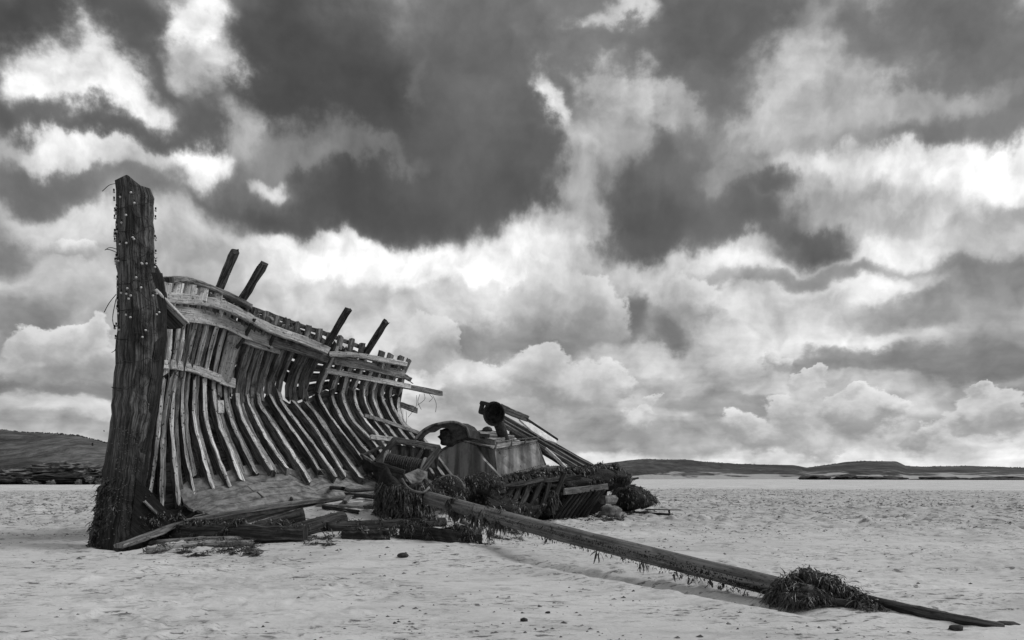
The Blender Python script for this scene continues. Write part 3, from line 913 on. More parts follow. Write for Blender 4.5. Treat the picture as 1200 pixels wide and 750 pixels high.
for r in range(NL + NU):
    cuts = sorted({0, NF - 1} | {random.choice((4, 5, 6, 10, 11, 12)), random.choice((15, 17, 18, 20))})
    for a, b in zip(cuts, cuts[1:]):
        segs = [(a, b)]
        if r == NL:                              # missing strake at the turn: sky shows through between the frames
            segs = [(x, y) for x, y in ((a, min(b, 8)), (max(a, 15), b)) if y > x]
        if r == NL + 1: segs = [(a, b)]
        if r == NL + 2: segs = [(x, y) for x, y in ((a, min(b, 20)),) if y > x]
        for x, y in segs:
            g0, g1 = (R(.004, .010), R(.004, .010)) if r >= NL else (-.004, -.004)
            strake(off=.22 + .006 * (r % 2), t0=lambda i, r=r, g=g0: rows_t(i, r) + g * .9, t1=lambda i, r=r, g=g1: rows_t(i, r + 1) - g * .9, i0=x, i1=y)

for a, b in ((0, 7), (7, 16), (16, 24)):         # lowest planks, down into the sand
    for lv in range(3):
        verts = []; faces = []; uvs = []
        for i in range(a, b + 1):
            p = surf(i, .05, .275) + UP * .18 - UP * lv * .34 - PP * lv * .16; q = p - UP * .32 - PP * .14
            verts += [p, p + PP * .05, q + PP * .05, q]
        n = b - a + 1
        for q in range(n - 1):
            for j in range(4):
                j2 = (j + 1) % 4
                faces.append((q * 4 + j, q * 4 + j2, q * 4 + 4 + j2, q * 4 + 4 + j)); v0 = (0, .05, .3, .35, .6)
                uvs.append(((q * .33, v0[j]), (q * .33, v0[j + 1]), (q * .33 + .33, v0[j + 1]), (q * .33 + .33, v0[j])))
        faces += [(3, 2, 1, 0), tuple((n - 1) * 4 + j for j in range(4))]; uvs += [[(0, .1 * j) for j in range(4)]] * 2
        mesh('plank', verts, faces, 'strake', wreck, uvs)

# inner planking that survives: clamps, shelf, ceiling planks ---------------
def hplank(name, pts, w, th, m, inset=.04, sub=None, wide=None, ragged=.04, jit=.008, par=None):
    return beam(name, smooth_path([hull(px, py, inset) for px, py in pts], sub or max(6, len(pts) * 4)), w, th, m, par or wreck, wide=wide or UP, ragged=ragged, jit=jit)
hplank('shelf_plank', [(193, 349), (226, 351), (258, 357), (285, 369), (316, 385), (350, 397), (384, 411)], .20, .10, 'pale', .10)
hplank('clamp_plank', [(204, 367), (236, 371), (262, 377), (290, 390), (320, 401)], .29, .06, 'pale', .05)
hplank('clamp_plank', [(318, 400), (345, 408), (384, 420)], .22, .06, 'mid', .05)
hplank('clamp_plank', [(286, 398), (300, 403), (327, 411)], .17, .05, 'pale', .05)
hplank('sheer_plank', [(386, 415), (415, 416), (445, 421), (476, 427)], .13, .09, 'pale', .10)
hplank('sheer_plank', [(392, 422), (430, 429), (474, 439)], .22, .06, 'mid', .06)
hplank('ceiling_plank', [(382, 434), (430, 443), (481, 453)], .13, .05, 'pale', .05)
hplank('ceiling_plank', [(184, 427), (190, 427), (197, 427.5)], .17, .05, 'pale', .06)
hplank('ceiling_plank', [(200, 427), (220, 430), (240, 437), (258, 444)], .18, .05, 'pale', .05)
hplank('ceiling_plank', [(258, 444), (266, 447), (274, 449)], .22, .05, 'pale', .055)
beam('strap_board', [hull(276, 392, .05), hull(271, 410, .06), hull(266, 430, .06), hull(262, 446, .06)], .34, .045, 'pale', wreck, wide=A, sub=8)
beam('short_block', [hull(258, 470, .05), hull(259, 484, .05)], .14, .05, 'pale', wreck, wide=A)
# waterway and top of the bulwark
hplank('rail_cap', [(197, 328), (212, 327), (226, 331), (252, 340), (280, 353), (291, 359)], .10, .22, 'mid', .06, wide=UP)
for px, py in ((193, 339), (207, 340), (221, 341), (237, 344), (254, 349)):
    beam('timber_head', [hull(px - 1, py + 8, .06), hull(px + 1.5, py - 8, .06)], .17 + R(0, .05), .13, 'pale', wreck, wide=A, ragged=.02)
hplank('bulwark_plank', [(290, 360), (320, 370), (350, 381), (381, 391), (410, 402), (432, 410)], .10, .05, 'ribtop', -.18)
for q in range(11):
    px = 296 + q * 12.6; py = 364 + q * 4.1
    beam('timber_head', [hull(px, py + 12, -.08), hull(px + 3, py - 3, -.08)], .13, .12, 'ribtop', wreck, wide=A, ragged=.03)
for px, py in ((446, 415), (456, 418), (468, 421)):
    beam('timber_head', [hull(px - 3, py + 14, -.02), hull(px + 2, py - 3, -.02)], .17, .12, 'mid', wreck, wide=A, ragged=.02)
# bow hook: plank and knee between stem and shelf
beam('breast_hook', [at_b(180, 340, -.2), at_b(218, 379, -.05)], .05, .16, 'pale', wreck, wide=UP)
plate('breast_knee', [at_b(183, 346, -.12), at_b(216, 381, 0.02), at_b(212, 385, .02), at_b(198, 384, -.05), at_b(188, 372, -.1)], .25, 'stem2', wreck)
beam('stem_cleat', [at_b(179, 312, -.02), at_b(192, 335, 0.1)], .12, .14, 'post', wreck, wide=A)
beam('iron_knee', [hull(298, 374, .14), hull(288, 392, .10), hull(277, 408, .08)], .07, .06, 'iron', wreck, wide=A)
beam('iron_knee', [hull(322, 391, .14), hull(313, 411, .10)], .07, .05, 'iron', wreck, wide=A)
# planks that stick out past the last frame
def outp(pts, w, th, m, s0=8.3):
    q = [at_s(px, py, s0 + k * 0.0) for k, (px, py) in enumerate(pts)]
    q = [hull(pts[0][0], pts[0][1], -.2)]
    d = A
    for (px, py) in pts[1:]:
        q.append(at_b(px, py, sb(q[0])[1] - .05))
    return beam('loose_strake', q, w, th, m, wreck, wide=UP, sub=6, jit=.012, ragged=.06)
outp([(440, 448), (470, 452), (517, 461)], .14, .05, 'mid')
outp([(452, 470), (472, 475), (488, 481)], .16, .05, 'mid')
outp([(455, 432), (472, 440), (483, 446)], .13, .05, 'ribtop')
outp([(448, 455), (468, 461)], .13, .05, 'ribtop')
beam('loose_strake', [hull(473, 436, -.02), hull(480, 421, -.02)], .13, .1, 'ribtop', wreck, wide=A)
# loose inner planks lying down the after frames
hplank('ceiling_plank', [(428, 487), (455, 495), (490, 507)], .10, .06, 'pale', .08)
hplank('ceiling_plank', [(434, 512), (462, 515)], .12, .06, 'pale', .22)
# stanchions that stand above the rail
for px, py, qx, qy, w in ((256, 340, 276, 294, .15), (284, 351, 310, 308, .15), (384, 402, 408, 363, .15), (429, 414, 452, 377, .15)):
    b0 = hull(px, py, -.05); s_ = sb(b0)[0]
    o = beam('stanchion', [b0 - (at_s(qx, qy, s_) - b0) * .25, b0.lerp(at_s(qx, qy, s_), .5), at_s(qx, qy, s_)], w, .13, 'post', wreck, wide=A, sub=6, jit=.012, ragged=.05)
    pts = []
    for k in range(40):
        c = b0.lerp(at_s(qx, qy, s_), k / 39); a = k * .75
        pts.append(c + A * math.cos(a) * R(.085, .10) + PP * math.sin(a) * .09)
    tube('cable', pts, .0045, 'cable', o, k=4)
# floor: sandy inner planks between the frame feet and the keelson
def keel(i): 
    s_ = ST[i]
    z = np.interp(s_, [0.7, 1.0, 5.6, 9], [.24, .36, .74, .80])
    return SB(s_, -.14, z)
for r in range(6):
    cuts = [3, random.choice((7, 9, 11)), random.choice((14, 16, 18)), NF - 1]
    for a, b in zip(cuts, cuts[1:]):
        verts = []; faces = []; uvs = []
        for i in range(a, b + 1):
            f0 = surf(i, .10 if i < 16 else .14, .135 + R(-.006, .006)); k0 = keel(i)
            def pt(t):
                p = k0.lerp(f0, t); fo = surf(i, .0, .13); p.z = p.z * .35 + .65 * (k0.z + (fo.z - k0.z) * min(1.0, t / .8) if t < .8 else fo.z + (f0.z - fo.z) * (t - .8) / .2); return p
            e = A * (R(-.05, .05) if i in (a, b) else 0)
            g = .012
            verts += [pt(r / 6 + g) + e, pt((r + 1) / 6 - g) + e, pt((r + 1) / 6 - g) + e - UP * .05, pt(r / 6 + g) + e - UP * .05]
        n = b - a + 1
        for q in range(n - 1):
            for j in range(4):
                j2 = (j + 1) % 4
                faces.append((q * 4 + j, q * 4 + 4 + j, q * 4 + 4 + j2, q * 4 + j2))
                v0 = (0, .2, .25, .45, .5)
                uvs.append(((q * .33, v0[j]), (q * .33 + .33, v0[j]), (q * .33 + .33, v0[j + 1]), (q * .33, v0[j + 1])))
        faces += [(0, 1, 2, 3), tuple((n - 1) * 4 + j for j in reversed(range(4)))]; uvs += [[(0, .1 * j) for j in range(4)]] * 2
        mesh('floor_plank', verts, faces, 'floor', wreck, uvs)
beam('keelson', [at_b(140, 640, -.75), at_b(180, 626, -.5), at_b(215, 612, -.25), at_b(270, 602, -.2), at_b(330, 592, -.2), at_b(390, 585, -.2), at_b(440, 578, -.2)], .07, .20, 'ribtop', wreck, sub=20)
beam('keel', [SB(.9, -.28, -.35), SB(3, -.3, -.25), SB(5.5, -.3, 0)], .34, .22, 'log', wreck, sub=10)

# hanging cords
def cord(pts, r=.006, par=None, m='cable', name='cord', sub=10):
    return tube(name, smooth_path(pts, sub), r, m, par, k=4)
for px0, py0, ln in ((503, 462, 9), (497, 461, 14), (507, 463, 20), (492, 462, 18), (472, 480, 30), (476, 482, 24), (488, 463, 26)):
    p = at_b(px0, py0, 2.3); z = ln / F * p.y
    cord([p, p + V((R(-.1, .1), 0, -z * .5)), p + V((R(-.25, .1), 0, -z))], .007, wreck, 'rope')

# string of lights wound on the stem -----------------------------------------
sl_t = thing('string_lights', STEM + V((0, -.3, 0)), 'string of small round bulbs wound around the tall stem post', 'string lights')
cab = []
bulbs = []
for q in range(150):
    py = 212 + q * 1.75
    tab = np.array(ZS)
    l, m_, r_ = (np.interp(py, tab[:, 0], tab[:, k]) for k in (1, 2, 3))
    ph = (q * .115) % 2
    if ph < 1:
        px = m_ + (r_ - m_ + 1) * ph; p = at_b(px, py + 10 * ph, -.275)
    else:
        px = r_ + (l - r_ - 1.5) * (ph - 1); py2 = py + 10 * (2 - ph)
        mp = at_b(m_, py2, -.25)
        p = at_s(px, py2, sb(mp)[0] - .03) if px < m_ + 1 else at_b(px, py2, -.275)
    cab.append(p)
tube('cable', [p + V((R(-.02, .02), 0, R(-.05, .05))) for p in cab], .005, 'cable', sl_t, k=4)
for q in range(64):
    py = R(222, 350) if q < 50 else R(350, 400)
    l, m_, r_ = (np.interp(py, tab[:, 0], tab[:, k]) for k in (1, 2, 3))
    e = random.random()
    if e < .42: mp = at_b(m_, py, -.25); p = at_s(l - R(-1, 2.5), py, sb(mp)[0] - R(0, .05)); n = -A
    elif e < .62: mp = at_b(m_, py, -.25); p = at_s(R(l, m_), py, sb(mp)[0] - .05); n = -A
    elif e < .85: p = at_b(R(m_, r_), py, -.30); n = -PP
    else: p = at_b(r_ + R(0, 2), py, -.25); n = -PP
    vs, fs = ico(1)
    b = mesh('bulb', [p + v * .024 * (1 if v.z < 0 else .8) for v in vs], fs, 'bulb', sl_t, smooth=True)
    tube('socket', [p + UP * .02, p + UP * .055], .014, 'cable', b, k=6)
for px, py, qx, qy, kx, ky in ((136, 215, 128, 217, 120, 224), (137, 292, 129, 290, 123, 293), (137, 296, 130, 293, 124, 292), (136, 345, 128, 355, 122, 366), (136, 350, 132, 372, 134, 385), (138, 400, 135, 410, 131, 413), (180, 300, 182, 303, 184, 302)):
    d = sb(at_b(152, py, -.25))[0]
    cord([at_s(px, py, d), at_s(qx, qy, d), at_s(kx, ky, d)], .007, sl_t, 'cable', 'cable_end')

# weed at the foot of the stem
anc = []
for q in range(300):
    py = R(560, 648); l = np.interp(py, tab[:, 0], tab[:, 1]); m_ = np.interp(py, tab[:, 0], tab[:, 2])
    mp = at_b(m_, py, -.25); p = at_s(l + R(0, (m_ - l) * R(.1, 1)), py, sb(mp)[0] - .02); anc.append((p, -A * .6 - PP * R(-.5, .5)))
ribbons('seaweed', anc, .14, 800, wreck, .022)
anc = [(at_b(R(165, 222), R(600, 632), -.29), -PP) for _ in range(120)]
ribbons('seaweed', anc, .10, 260, wreck, .02)

# ================================================================== deck machinery
# winch on its tilted steel bed
def mid(a, b, t=.5): return a.lerp(b, t)
wy = 19.2
wn = thing('cable_winch', AtY(455, 562, wy - .2), 'tilted box-framed winch with a rope drum, among the ribs', 'winch')
a = AtY(463, 515, wy); b_ = AtY(515, 525, wy - .1); c_ = AtY(474, 554, wy - 1.0); d_ = AtY(441, 543, wy - .9)
def wb(p, q, w=.13, t=.12, m='rust', name='frame_bar'): return beam(name, [p, mid(p, q), q], w, t, m, wn, wide=UP, cham=.1, jit=.006, ragged=.01)
wb(a - V((.05, 0, 0)), b_, .15, .14, 'mid'); wb(d_, c_, .12, .12, 'log'); wb(a, d_, .12, .12, 'log'); wb(b_, c_ + V((.35, .2, .02)), .12, .12, 'log')
wb(AtY(495, 527, wy - .1), AtY(482, 550, wy - .7), .08, .08, 'iron', 'brake_lever')
# coaming below
plate('side_plate', [AtY(424, 534, wy - .6), AtY(441, 545, wy - .92), AtY(475, 556, wy - 1.02), AtY(474, 568, wy - 1.02), AtY(443, 567, wy - .92), AtY(428, 556, wy - .6)], .06, 'iron', wn)
plate('back_plate', [AtY(459, 520, wy + .05), AtY(515, 529, wy + .02), AtY(512, 548, wy), AtY(455, 548, wy + .05)], .05, 'rust', wn)
wb(AtY(423, 533, wy - .6), AtY(441, 544, wy - .93), .06, .07, 'rust', 'coaming_edge')
wb(AtY(424, 534, wy - .6), AtY(446, 524, wy + .1), .06, .07, 'iron', 'coaming_edge')
p0, p1 = AtY(452, 541, wy - .45), AtY(496, 550, wy - .55)
dr = tube('drum', [p0, p1], .19, 'iron', wn, k=20)
ax = (p1 - p0).normalized()
for k in range(17):
    c = p0.lerp(p1, .06 + .88 * k / 16); u1 = ax.cross(UP).normalized(); u2 = ax.cross(u1)
    rr = .205 + R(-.008, .02)
    tube('rope_turn', [c + u1 * math.cos(q * .5236) * rr + u2 * math.sin(q * .5236) * rr for q in range(13)], .018, 'rope', dr, k=5, cap=False)
for p in (p0, p1): tube('drum_cheek', [p - ax * .02, p + ax * .02], .29, 'rust', dr, k=24)

# engine casing -----------------------------------------------------------------
cs = thing('engine_casing', AtY(575, 566, 20.6), 'flaking steel deck casing with handrail and round ventilator, tilted', 'casing')
Nn = AtY(580, 526, 20.5); sN, bN = sb(Nn)
TR, BR, BN = at_b(628, 517, bN), at_b(639, 546, bN), at_b(584, 562, bN)
TL, BL = at_s(541, 517, sN), at_s(538, 552, sN)
inn = PP * 1.1
def quadgrid(name, a, b, c, d, th, m, par, nx=8, ny=4, dent=.02):
    nrm = (b - a).cross(d - a).normalized()
    if nrm.dot(EYE - a) < 0: nrm = -nrm
    vs = []; fs = []
    for j in range(ny + 1):
        for i in range(nx + 1):
            p = a.lerp(b, i / nx).lerp(d.lerp(c, i / nx), j / ny)
            e = 0 if i in (0, nx) or j in (0, ny) else R(-dent, dent)
            vs.append(p + nrm * e)
    k = len(vs); vs += [v - nrm * th for v in vs]
    for j in range(ny):
        for i in range(nx):
            q = j * (nx + 1) + i
            fs.append((q, q + 1, q + nx + 2, q + nx + 1)); fs.append((k + q, k + q + nx + 1, k + q + nx + 2, k + q + 1))
    rim = list(range(nx + 1)) + [(nx + 1) * (j + 1) - 1 for j in range(1, ny + 1)] + [ny * (nx + 1) + i for i in reversed(range(nx))] + [j * (nx + 1) for j in reversed(range(1, ny))]
    for x, y in zip(rim, rim[1:] + rim[:1]): fs.append((x, x + k, y + k, y))
    return mesh(name, vs, fs, m, par)
quadgrid('side_plate', Nn, TR, BR, BN, .04, 'casing', cs)
quadgrid('front_plate', TL, Nn - A * .01, BN - A * .01, BL, .04, 'casing', cs)
quadgrid('top_plate', TL + inn * .3 + UP * .05, TR + inn + UP * .02, TR + UP * .012, Nn + UP * .012, .04, 'casing', cs)
quadgrid('back_plate', TL + inn * .32, TR + inn, BR + inn, BL + inn * .32, .04, 'rust', cs)
quadgrid('end_plate', TR + A * .02, TR + inn + A * .02, BR + inn + A * .02, BR + A * .02, .04, 'rust', cs)
beam('lower_flange', [BN - PP * .04, BR - PP * .04 + A * .05], .06, .1, 'rust', cs)
beam('upper_flange', [Nn - PP * .02 + UP * .02, TR - PP * .02 + UP * .02], .04, .06, 'casing', cs)
for k in range(26):
    for e0, e1, dz in ((BN, BR, .07), (Nn, TR, -.06)):
        c = e0.lerp(e1, (k + .5) / 26) - PP * .045 + UP * dz
        vs, fs = ico(1)
        mesh('rivet', [c + v * .016 for v in vs], fs, 'rust', cs, smooth=True)
# upper tier: hatch on top
h0, h1, h2 = AtY(546, 513, 21.6), AtY(579, 520.5, 20.9), AtY(602, 515, 21.8)
h3 = h0 + (h2 - h1)
for nm, p, q in (('hatch_side', h0, h1), ('hatch_side', h1, h2), ('hatch_side', h2, h3), ('hatch_side', h3, h0)):
    beam(nm, [p, q], .24, .05, 'mid', cs)
plate('hatch_top', [h0 + UP * .11, h1 + UP * .11, h2 + UP * .11, h3 + UP * .11], .05, 'casing', cs)
# the broken rounded bow of the casing
bow = [(499, 574), (498, 552), (506, 540), (514, 530), (527, 522), (541, 516.5), (556, 522), (566, 538), (586, 559), (575, 574), (540, 580)]
plate('bow_plate', [at_s(px, py, sN - .35) for px, py in bow], .09, 'casing', cs)
tube('rim_pipe', [at_s(px, py, sN - .37) for px, py in bow[1:6]], .03, 'rust', cs, k=8, sub=16)
quadgrid('bow_side', at_s(541, 516.5, sN - .35), TL + UP * .02, Nn + UP * .005 - A * .02, at_s(575, 523, sN - .35), .03, 'rust', cs)
# handrail
rail = [AtY(582, 520, 20.45), AtY(584, 518, 20.5), AtY(600, 516, 20.9), AtY(616, 514, 21.3), AtY(634, 512, 21.8)]
tube('handrail', [AtY(580, 526, 20.4)] + rail, .022, 'mid', cs, k=6, sub=20)
for px, py, qx, qy, Y in ((599, 523, 600, 516, 20.85), (615, 521, 616, 514, 21.25)):
    tube('rail_post', [AtY(px, py, Y), AtY(qx, qy, Y)], .02, 'mid', cs, k=6)
# ventilator: leaning pipe, flared mouth
v0, v1, v2 = AtY(591, 517, 21.5), AtY(587, 503, 21.4), AtY(583, 493, 21.3)
vp = tube('ventilator_pipe', [v0, v1, v2], .145, 'iron', cs, k=16, sub=8)
mc = AtY(579, 485, 20.95); nrm = V((-.15, -1, -.02)).normalized()
u1 = nrm.cross(UP).normalized(); u2 = u1.cross(nrm)
vs = []; fs = []
prof = [(-.50, .10), (-.45, .19), (-.32, .235), (-.15, .25), (-.03, .27), (.03, .295), (.03, .275), (-.03, .245), (-.2, .21), (-.34, .15), (-.36, .02)]
for dd, rr in prof:
    for j in range(24):
        q = j / 24 * 6.283
        vs.append(mc + nrm * dd + (u1 * math.cos(q) + u2 * math.sin(q) * 1.12) * rr)
for i in range(len(prof) - 1):
    for j in range(24): fs.append((i * 24 + j, i * 24 + (j + 1) % 24, (i + 1) * 24 + (j + 1) % 24, (i + 1) * 24 + j))
fs.append(tuple(range(24))); fs.append(tuple(reversed(range((len(prof) - 1) * 24, len(prof) * 24))))
mesh('ventilator_cowl', vs, fs, 'iron', cs, smooth=True)
beam('cowl_bracket', [AtY(566, 471, 21.3), AtY(563, 484, 21.3)], .12, .2, 'iron', cs, wide=V((1, 0, 0)))
beam('cowl_bracket', [AtY(565, 472, 21.3), AtY(574, 474, 21.2)], .10, .2, 'iron', cs)
beam('cowl_bracket', [AtY(563, 483, 21.3), AtY(573, 486, 21.2)], .10, .2, 'iron', cs)
# bollard head behind
bo = thing('bollard', AtY(571, 514, 22.3), 'dark round-topped bollard beside the ventilator pipe', 'bollard')
tube('post', [AtY(571, 516, 22.3), AtY(571, 506, 22.3)], .13, 'iron', bo, k=14)
lump('head', AtY(571, 504.5, 22.3), (.15, .15, .12), 'iron', bo, sub=2, rough=.05)
# arched guard plate
ag = thing('wheel_guard', AtY(515, 520, 20.0), 'curved rusty guard plate arching beside the winch', 'guard')
out_ = [(486, 516), (491, 509), (498, 503), (507, 498.5), (517, 496), (526, 494.5), (535, 495), (543, 498.5), (548, 504), (550, 513)]
in_ = [(492, 516), (497, 511), (503, 507), (509, 506.5), (514, 502), (519, 501.5), (525, 502), (529, 506), (530, 511), (526, 518)]
Yg = [19.6 + .05 * k for k in range(10)]
vs = []; fs = []
for k in range(10):
    o1, i1 = AtY(*out_[k], Yg[k]), AtY(*in_[k], Yg[k] - .05)
    dd = V((.25, .6, 0)) * (1.0 if k > 5 else .55)
    vs += [o1, i1, i1 + V((0.01, .05, 0)), o1 + dd + UP * R(-.02, .01)]
for k in range(9):
    for j in range(4):
        j2 = (j + 1) % 4
        fs.append((k * 4 + j, k * 4 + j2, k * 4 + 4 + j2, k * 4 + 4 + j))
fs += [(3, 2, 1, 0), tuple(36 + j for j in range(4))]
mesh('guard_plate', vs, fs, 'iron', ag)
tube('rim', [AtY(*q, Y - .02) for q, Y in zip(out_, Yg)], .035, 'rust', ag, k=8, sub=24)
lump('broken_sheet', AtY(527, 512, 20.1), (.30, .12, .20), 'iron', ag, sub=3, rough=.4)
beam('brace', [AtY(548, 500, 20.6), AtY(562, 508, 21.2)], .05, .05, 'iron', ag)
beam('brace', [AtY(546, 509, 20.6), AtY(572, 511, 21.2)], .10, .08, 'iron', ag)

# collapsed deck section leaning behind the casing --------------------------------
dk = thing('collapsed_deck', AtY(650, 548, 22.6), 'leaning bundle of long deck planks with a white board, sloping down to the right', 'deck planks')
def dp(p, q, w, t, m, name='plank'): return beam(name, smooth_path([p, mid(p, q) + UP * R(-.02, .02), q], 8), w, t, m, dk, wide=V((0.2, -.5, 1)), cham=.08, ragged=.04)
dp(AtY(586, 477, 22.2), AtY(618, 491, 22.9), .20, .07, 'mid')
dp(AtY(588, 488, 22.0), AtY(692, 546, 23.8), .12, .12, 'ribtop', 'beam')
dp(AtY(590, 494, 21.9), AtY(684, 547, 23.4), .10, .10, 'mid', 'beam')
dp(AtY(591, 499, 21.8), AtY(674, 547, 23.1), .12, .10, 'ribtop', 'beam')
dp(AtY(598, 507, 21.9), AtY(664, 548, 22.8), .09, .09, 'iron', 'beam')
dp(AtY(640, 526, 22.3), AtY(663, 548, 22.5), .07, .05, 'white')
dp(AtY(646, 519, 23.0), AtY(694, 546, 24.0), .13, .05, 'mid')
for k in range(5):
    dp(AtY(600 + k * 13, 493 + k * 7.4, 22.6 + k * .2), AtY(606 + k * 13, 505 + k * 7.4, 22.3 + k * .2), .07, .07, 'post', 'cross_piece')
plate('white_board', [AtY(609, 491.5, 21.9), AtY(622, 496, 22.1), AtY(652, 515.5, 22.6), AtY(652.5, 519, 22.4), AtY(640, 515, 22.2), AtY(624, 505, 22.0)], .05, 'white', dk)
beam('edge_strip', [AtY(618, 492, 22.4), AtY(653, 515, 22.8)], .06, .08, 'log', dk)

# ================================================================== after hull, weed covered
st = thing('stern_wreckage', AtY(660, 608, 22.4), 'low weed-covered stern timbers with short slanting ribs beneath', 'wreckage')
anc = []
def wl(px, py, Y, sx, sy, sz, par, sub=3, nm='weedy_timber', rough=.35, rz=0.0, m='weedlump'):
    c = AtY(px, py, Y)
    vs, fs = lump_verts(c, (sx, sy, sz), sub, rough, 2.2, None, rz)
    mesh(nm, vs, fs, m, par, smooth=True)
    return anchors_lump(vs, c, lambda v: v.z > c.z - sz * .5)
ra = math.atan2(A.y, A.x)
for px, py, Y, sx, sy, sz in ((562, 578, 20.0, .75, .6, .38), (592, 572, 20.9, .9, .6, .36), (625, 567, 21.8, 1.0, .7, .36), (655, 562, 22.6, 1.0, .7, .32), (690, 558, 23.6, 1.0, .7, .30), (716, 558, 24.4, .7, .6, .28),
                              (585, 594, 19.8, .7, .5, .32), (608, 592, 20.8, .7, .5, .36), (628, 590, 21.6, .5, .5, .38), (560, 592, 19.2, .5, .5, .28)):
    anc += wl(px, py + 4, Y, sx, sy, sz, st, rz=ra, rough=.5)
for px, py, Y, sx, sy, sz in ((572, 588, 20.0, .6, .5, .36), (598, 584, 21.0, .7, .5, .40), (622, 582, 21.9, .7, .5, .40), (648, 580, 22.8, .7, .5, .42), (676, 578, 23.6, .8, .5, .42), (600, 600, 20.6, .7, .4, .2), (640, 602, 22.0, .6, .4, .2)):
    anc += wl(px, py, Y, sx, sy, sz, st, rz=ra, rough=.45)
# row of weedy timber ends along the edge
for k in range(19):
    f = k / 18
    px = 578 + f * 142; py = 566 - 18 * f ** .7 + R(-2, 2); Y = 20.0 + f * 4.0
    anc += wl(px, py, Y, .13, .16, .13, st, 2, 'timber_end', .25)
beam('stern_plank', [AtY(661, 576, 20.9), AtY(685, 573.5, 21.7), AtY(712, 570, 22.5)], .17, .06, 'mid', st, sub=8)
beam('stern_plank', [AtY(690, 555, 23.6), AtY(728, 553, 24.8)], .08, .1, 'log', st)
beam('stern_plank', [AtY(722, 566, 24.4), AtY(748, 560, 25.2)], .13, .12, 'log', st, taper=(1.1, .4))
beam('stern_plank', [AtY(700, 546, 24.0), AtY(722, 549, 24.6)], .1, .2, 'log', st)
for k in range(8):
    f = k / 7
    beam('rib', [AtY(672 + f * 36, 577 - f * 3, 21.3 + f), AtY(661 + f * 34, 592 - f, 21.35 + f), AtY(650 + f * 34, 608 - f, 21.5 + f)], .09, .09, 'log', st, wide=A, sub=6)
plate('bottom_plank', [AtY(655, 580, 23.0), AtY(712, 574, 24.6), AtY(708, 606, 24.4), AtY(640, 612, 22.9)], .08, 'stem2', st)
# slanting weedy planks on the slope of debris
for k in range(11):
    px = 548 + k * 11 + R(-4, 4); Y = 19.2 + k * .17
    beam('slope_plank', [AtY(px, 566 - k * .8 + R(-3, 3), Y + .35), AtY(px - 10 + R(-6, 6), 586 + R(-3, 3), Y + .05), AtY(px - 18 + R(-8, 6), 604 + R(-2, 3), Y - .1)], R(.10, .18), .07, 'log', st, wide=A, sub=6, jit=.015)
for k in range(5):
    px = 552 + k * 22
    beam('slope_plank', [AtY(px, 572 - k * 2 + R(-4, 4), 19.2 + k * .45), AtY(px + 40, 571 - k * 3 + R(-4, 8), 19.9 + k * .45)], .11, .08, 'log', st, sub=5, jit=.015)
ribbons('seaweed', anc, .14, 15000, st, .024, hang=1.5)
hang = [(AtY(R(590, 652), R(574, 590), R(20.8, 21.4)), -PP) for _ in range(200)]
ribbons('seaweed', hang, .30, 1800, st, .028, hang=2.2)
fr_ = [(G(R(600, 730), R(603, 610), .03), UP) for _ in range(120)]
ribbons('seaweed', fr_, .2, 700, st, .03)
# block and boulder under the stern
tag(beam('timber_block', [AtY(706, 585, 22.6), AtY(719, 585, 22.9)], .24, .3, 'boulder', None, org=AtY(711, 592, 22.8), jit=.04, cham=.3), 'pale squared block resting on the boulder under the stern', 'block')
p = AtY(715, 599, 22.3)
tag(lump('boulder', p, (.29, .22, .15), 'boulder', None, 3, .6, 1.3), 'rounded pale boulder under the stern wreckage', 'boulder')
# weedy lump at the far right of the wreck
wlm = thing('weedy_block', AtY(745, 598, 25.5), 'big dark weed-covered block at the right end of the wreck', 'block')
an2 = wl(735, 583, 25.4, .55, .5, .42, wlm, rough=.2) + wl(752, 585, 25.8, .35, .4, .30, wlm, rough=.25) + wl(762, 586, 26.0, .16, .2, .16, wlm)
ribbons('seaweed', an2, .14, 2600, wlm, .026, hang=1.6)
tp = thing('plank_on_prop', G(775, 602), 'thin plank propped just above the sand to the right of the wreck', 'plank')
beam('plank', [AtY(757, 597, 24.0), AtY(796, 597.5, 24.2)], .03, .18, 'log', tp)
beam('prop', [AtY(784, 598, 24.1), G(784.5, 603)], .05, .05, 'log', tp, wide=V((1, 0, 0)))
beam('lower_plank', [G(735, 600, .05), G(787, 603, .03)], .06, .2, 'log', tp)
tag(ribbons('seaweed_patch', [(G(R(705, 760), R(599, 604), .02), UP) for _ in range(60)], .2, 420, None, .03, label='flat dark seaweed strewn on the sand under the weedy block', cat='seaweed'), None)

# ================================================================== weedy tub, humps, mast
tub = thing('weedy_drum', AtY(474, 607, 15.4), 'upright broken drum hung all over with dark seaweed', 'drum')
tc_ = AtY(473, 586, 15.5)
vs = []; fs = []
nr_ = 28
for h, rr in ((-.40, .44), (-.2, .47), (.05, .48), (.25, .46), (.36, .42), (.33, .37), (.05, .36), (-.1, .35)):
    for j in range(nr_):
        q = j / nr_ * 6.283
        jag = (0.10 * math.sin(q * 2 + .6) + .09 * math.sin(q * 5) + R(-.07, .07)) if h > .2 else 0
        vs.append(tc_ + V((math.cos(q) * rr * 1.08, math.sin(q) * rr * .8, h + jag + .12 * math.cos(q + 2.6) * (h > .2))))
for i in range(7):
    for j in range(nr_): fs.append((i * nr_ + j, i * nr_ + (j + 1) % nr_, (i + 1) * nr_ + (j + 1) % nr_, (i + 1) * nr_ + j))
fs.append(tuple(reversed(range(nr_)))); fs.append(tuple(range(7 * nr_, 8 * nr_)))
mesh('drum_shell', vs, fs, 'weedlump', tub, smooth=True)
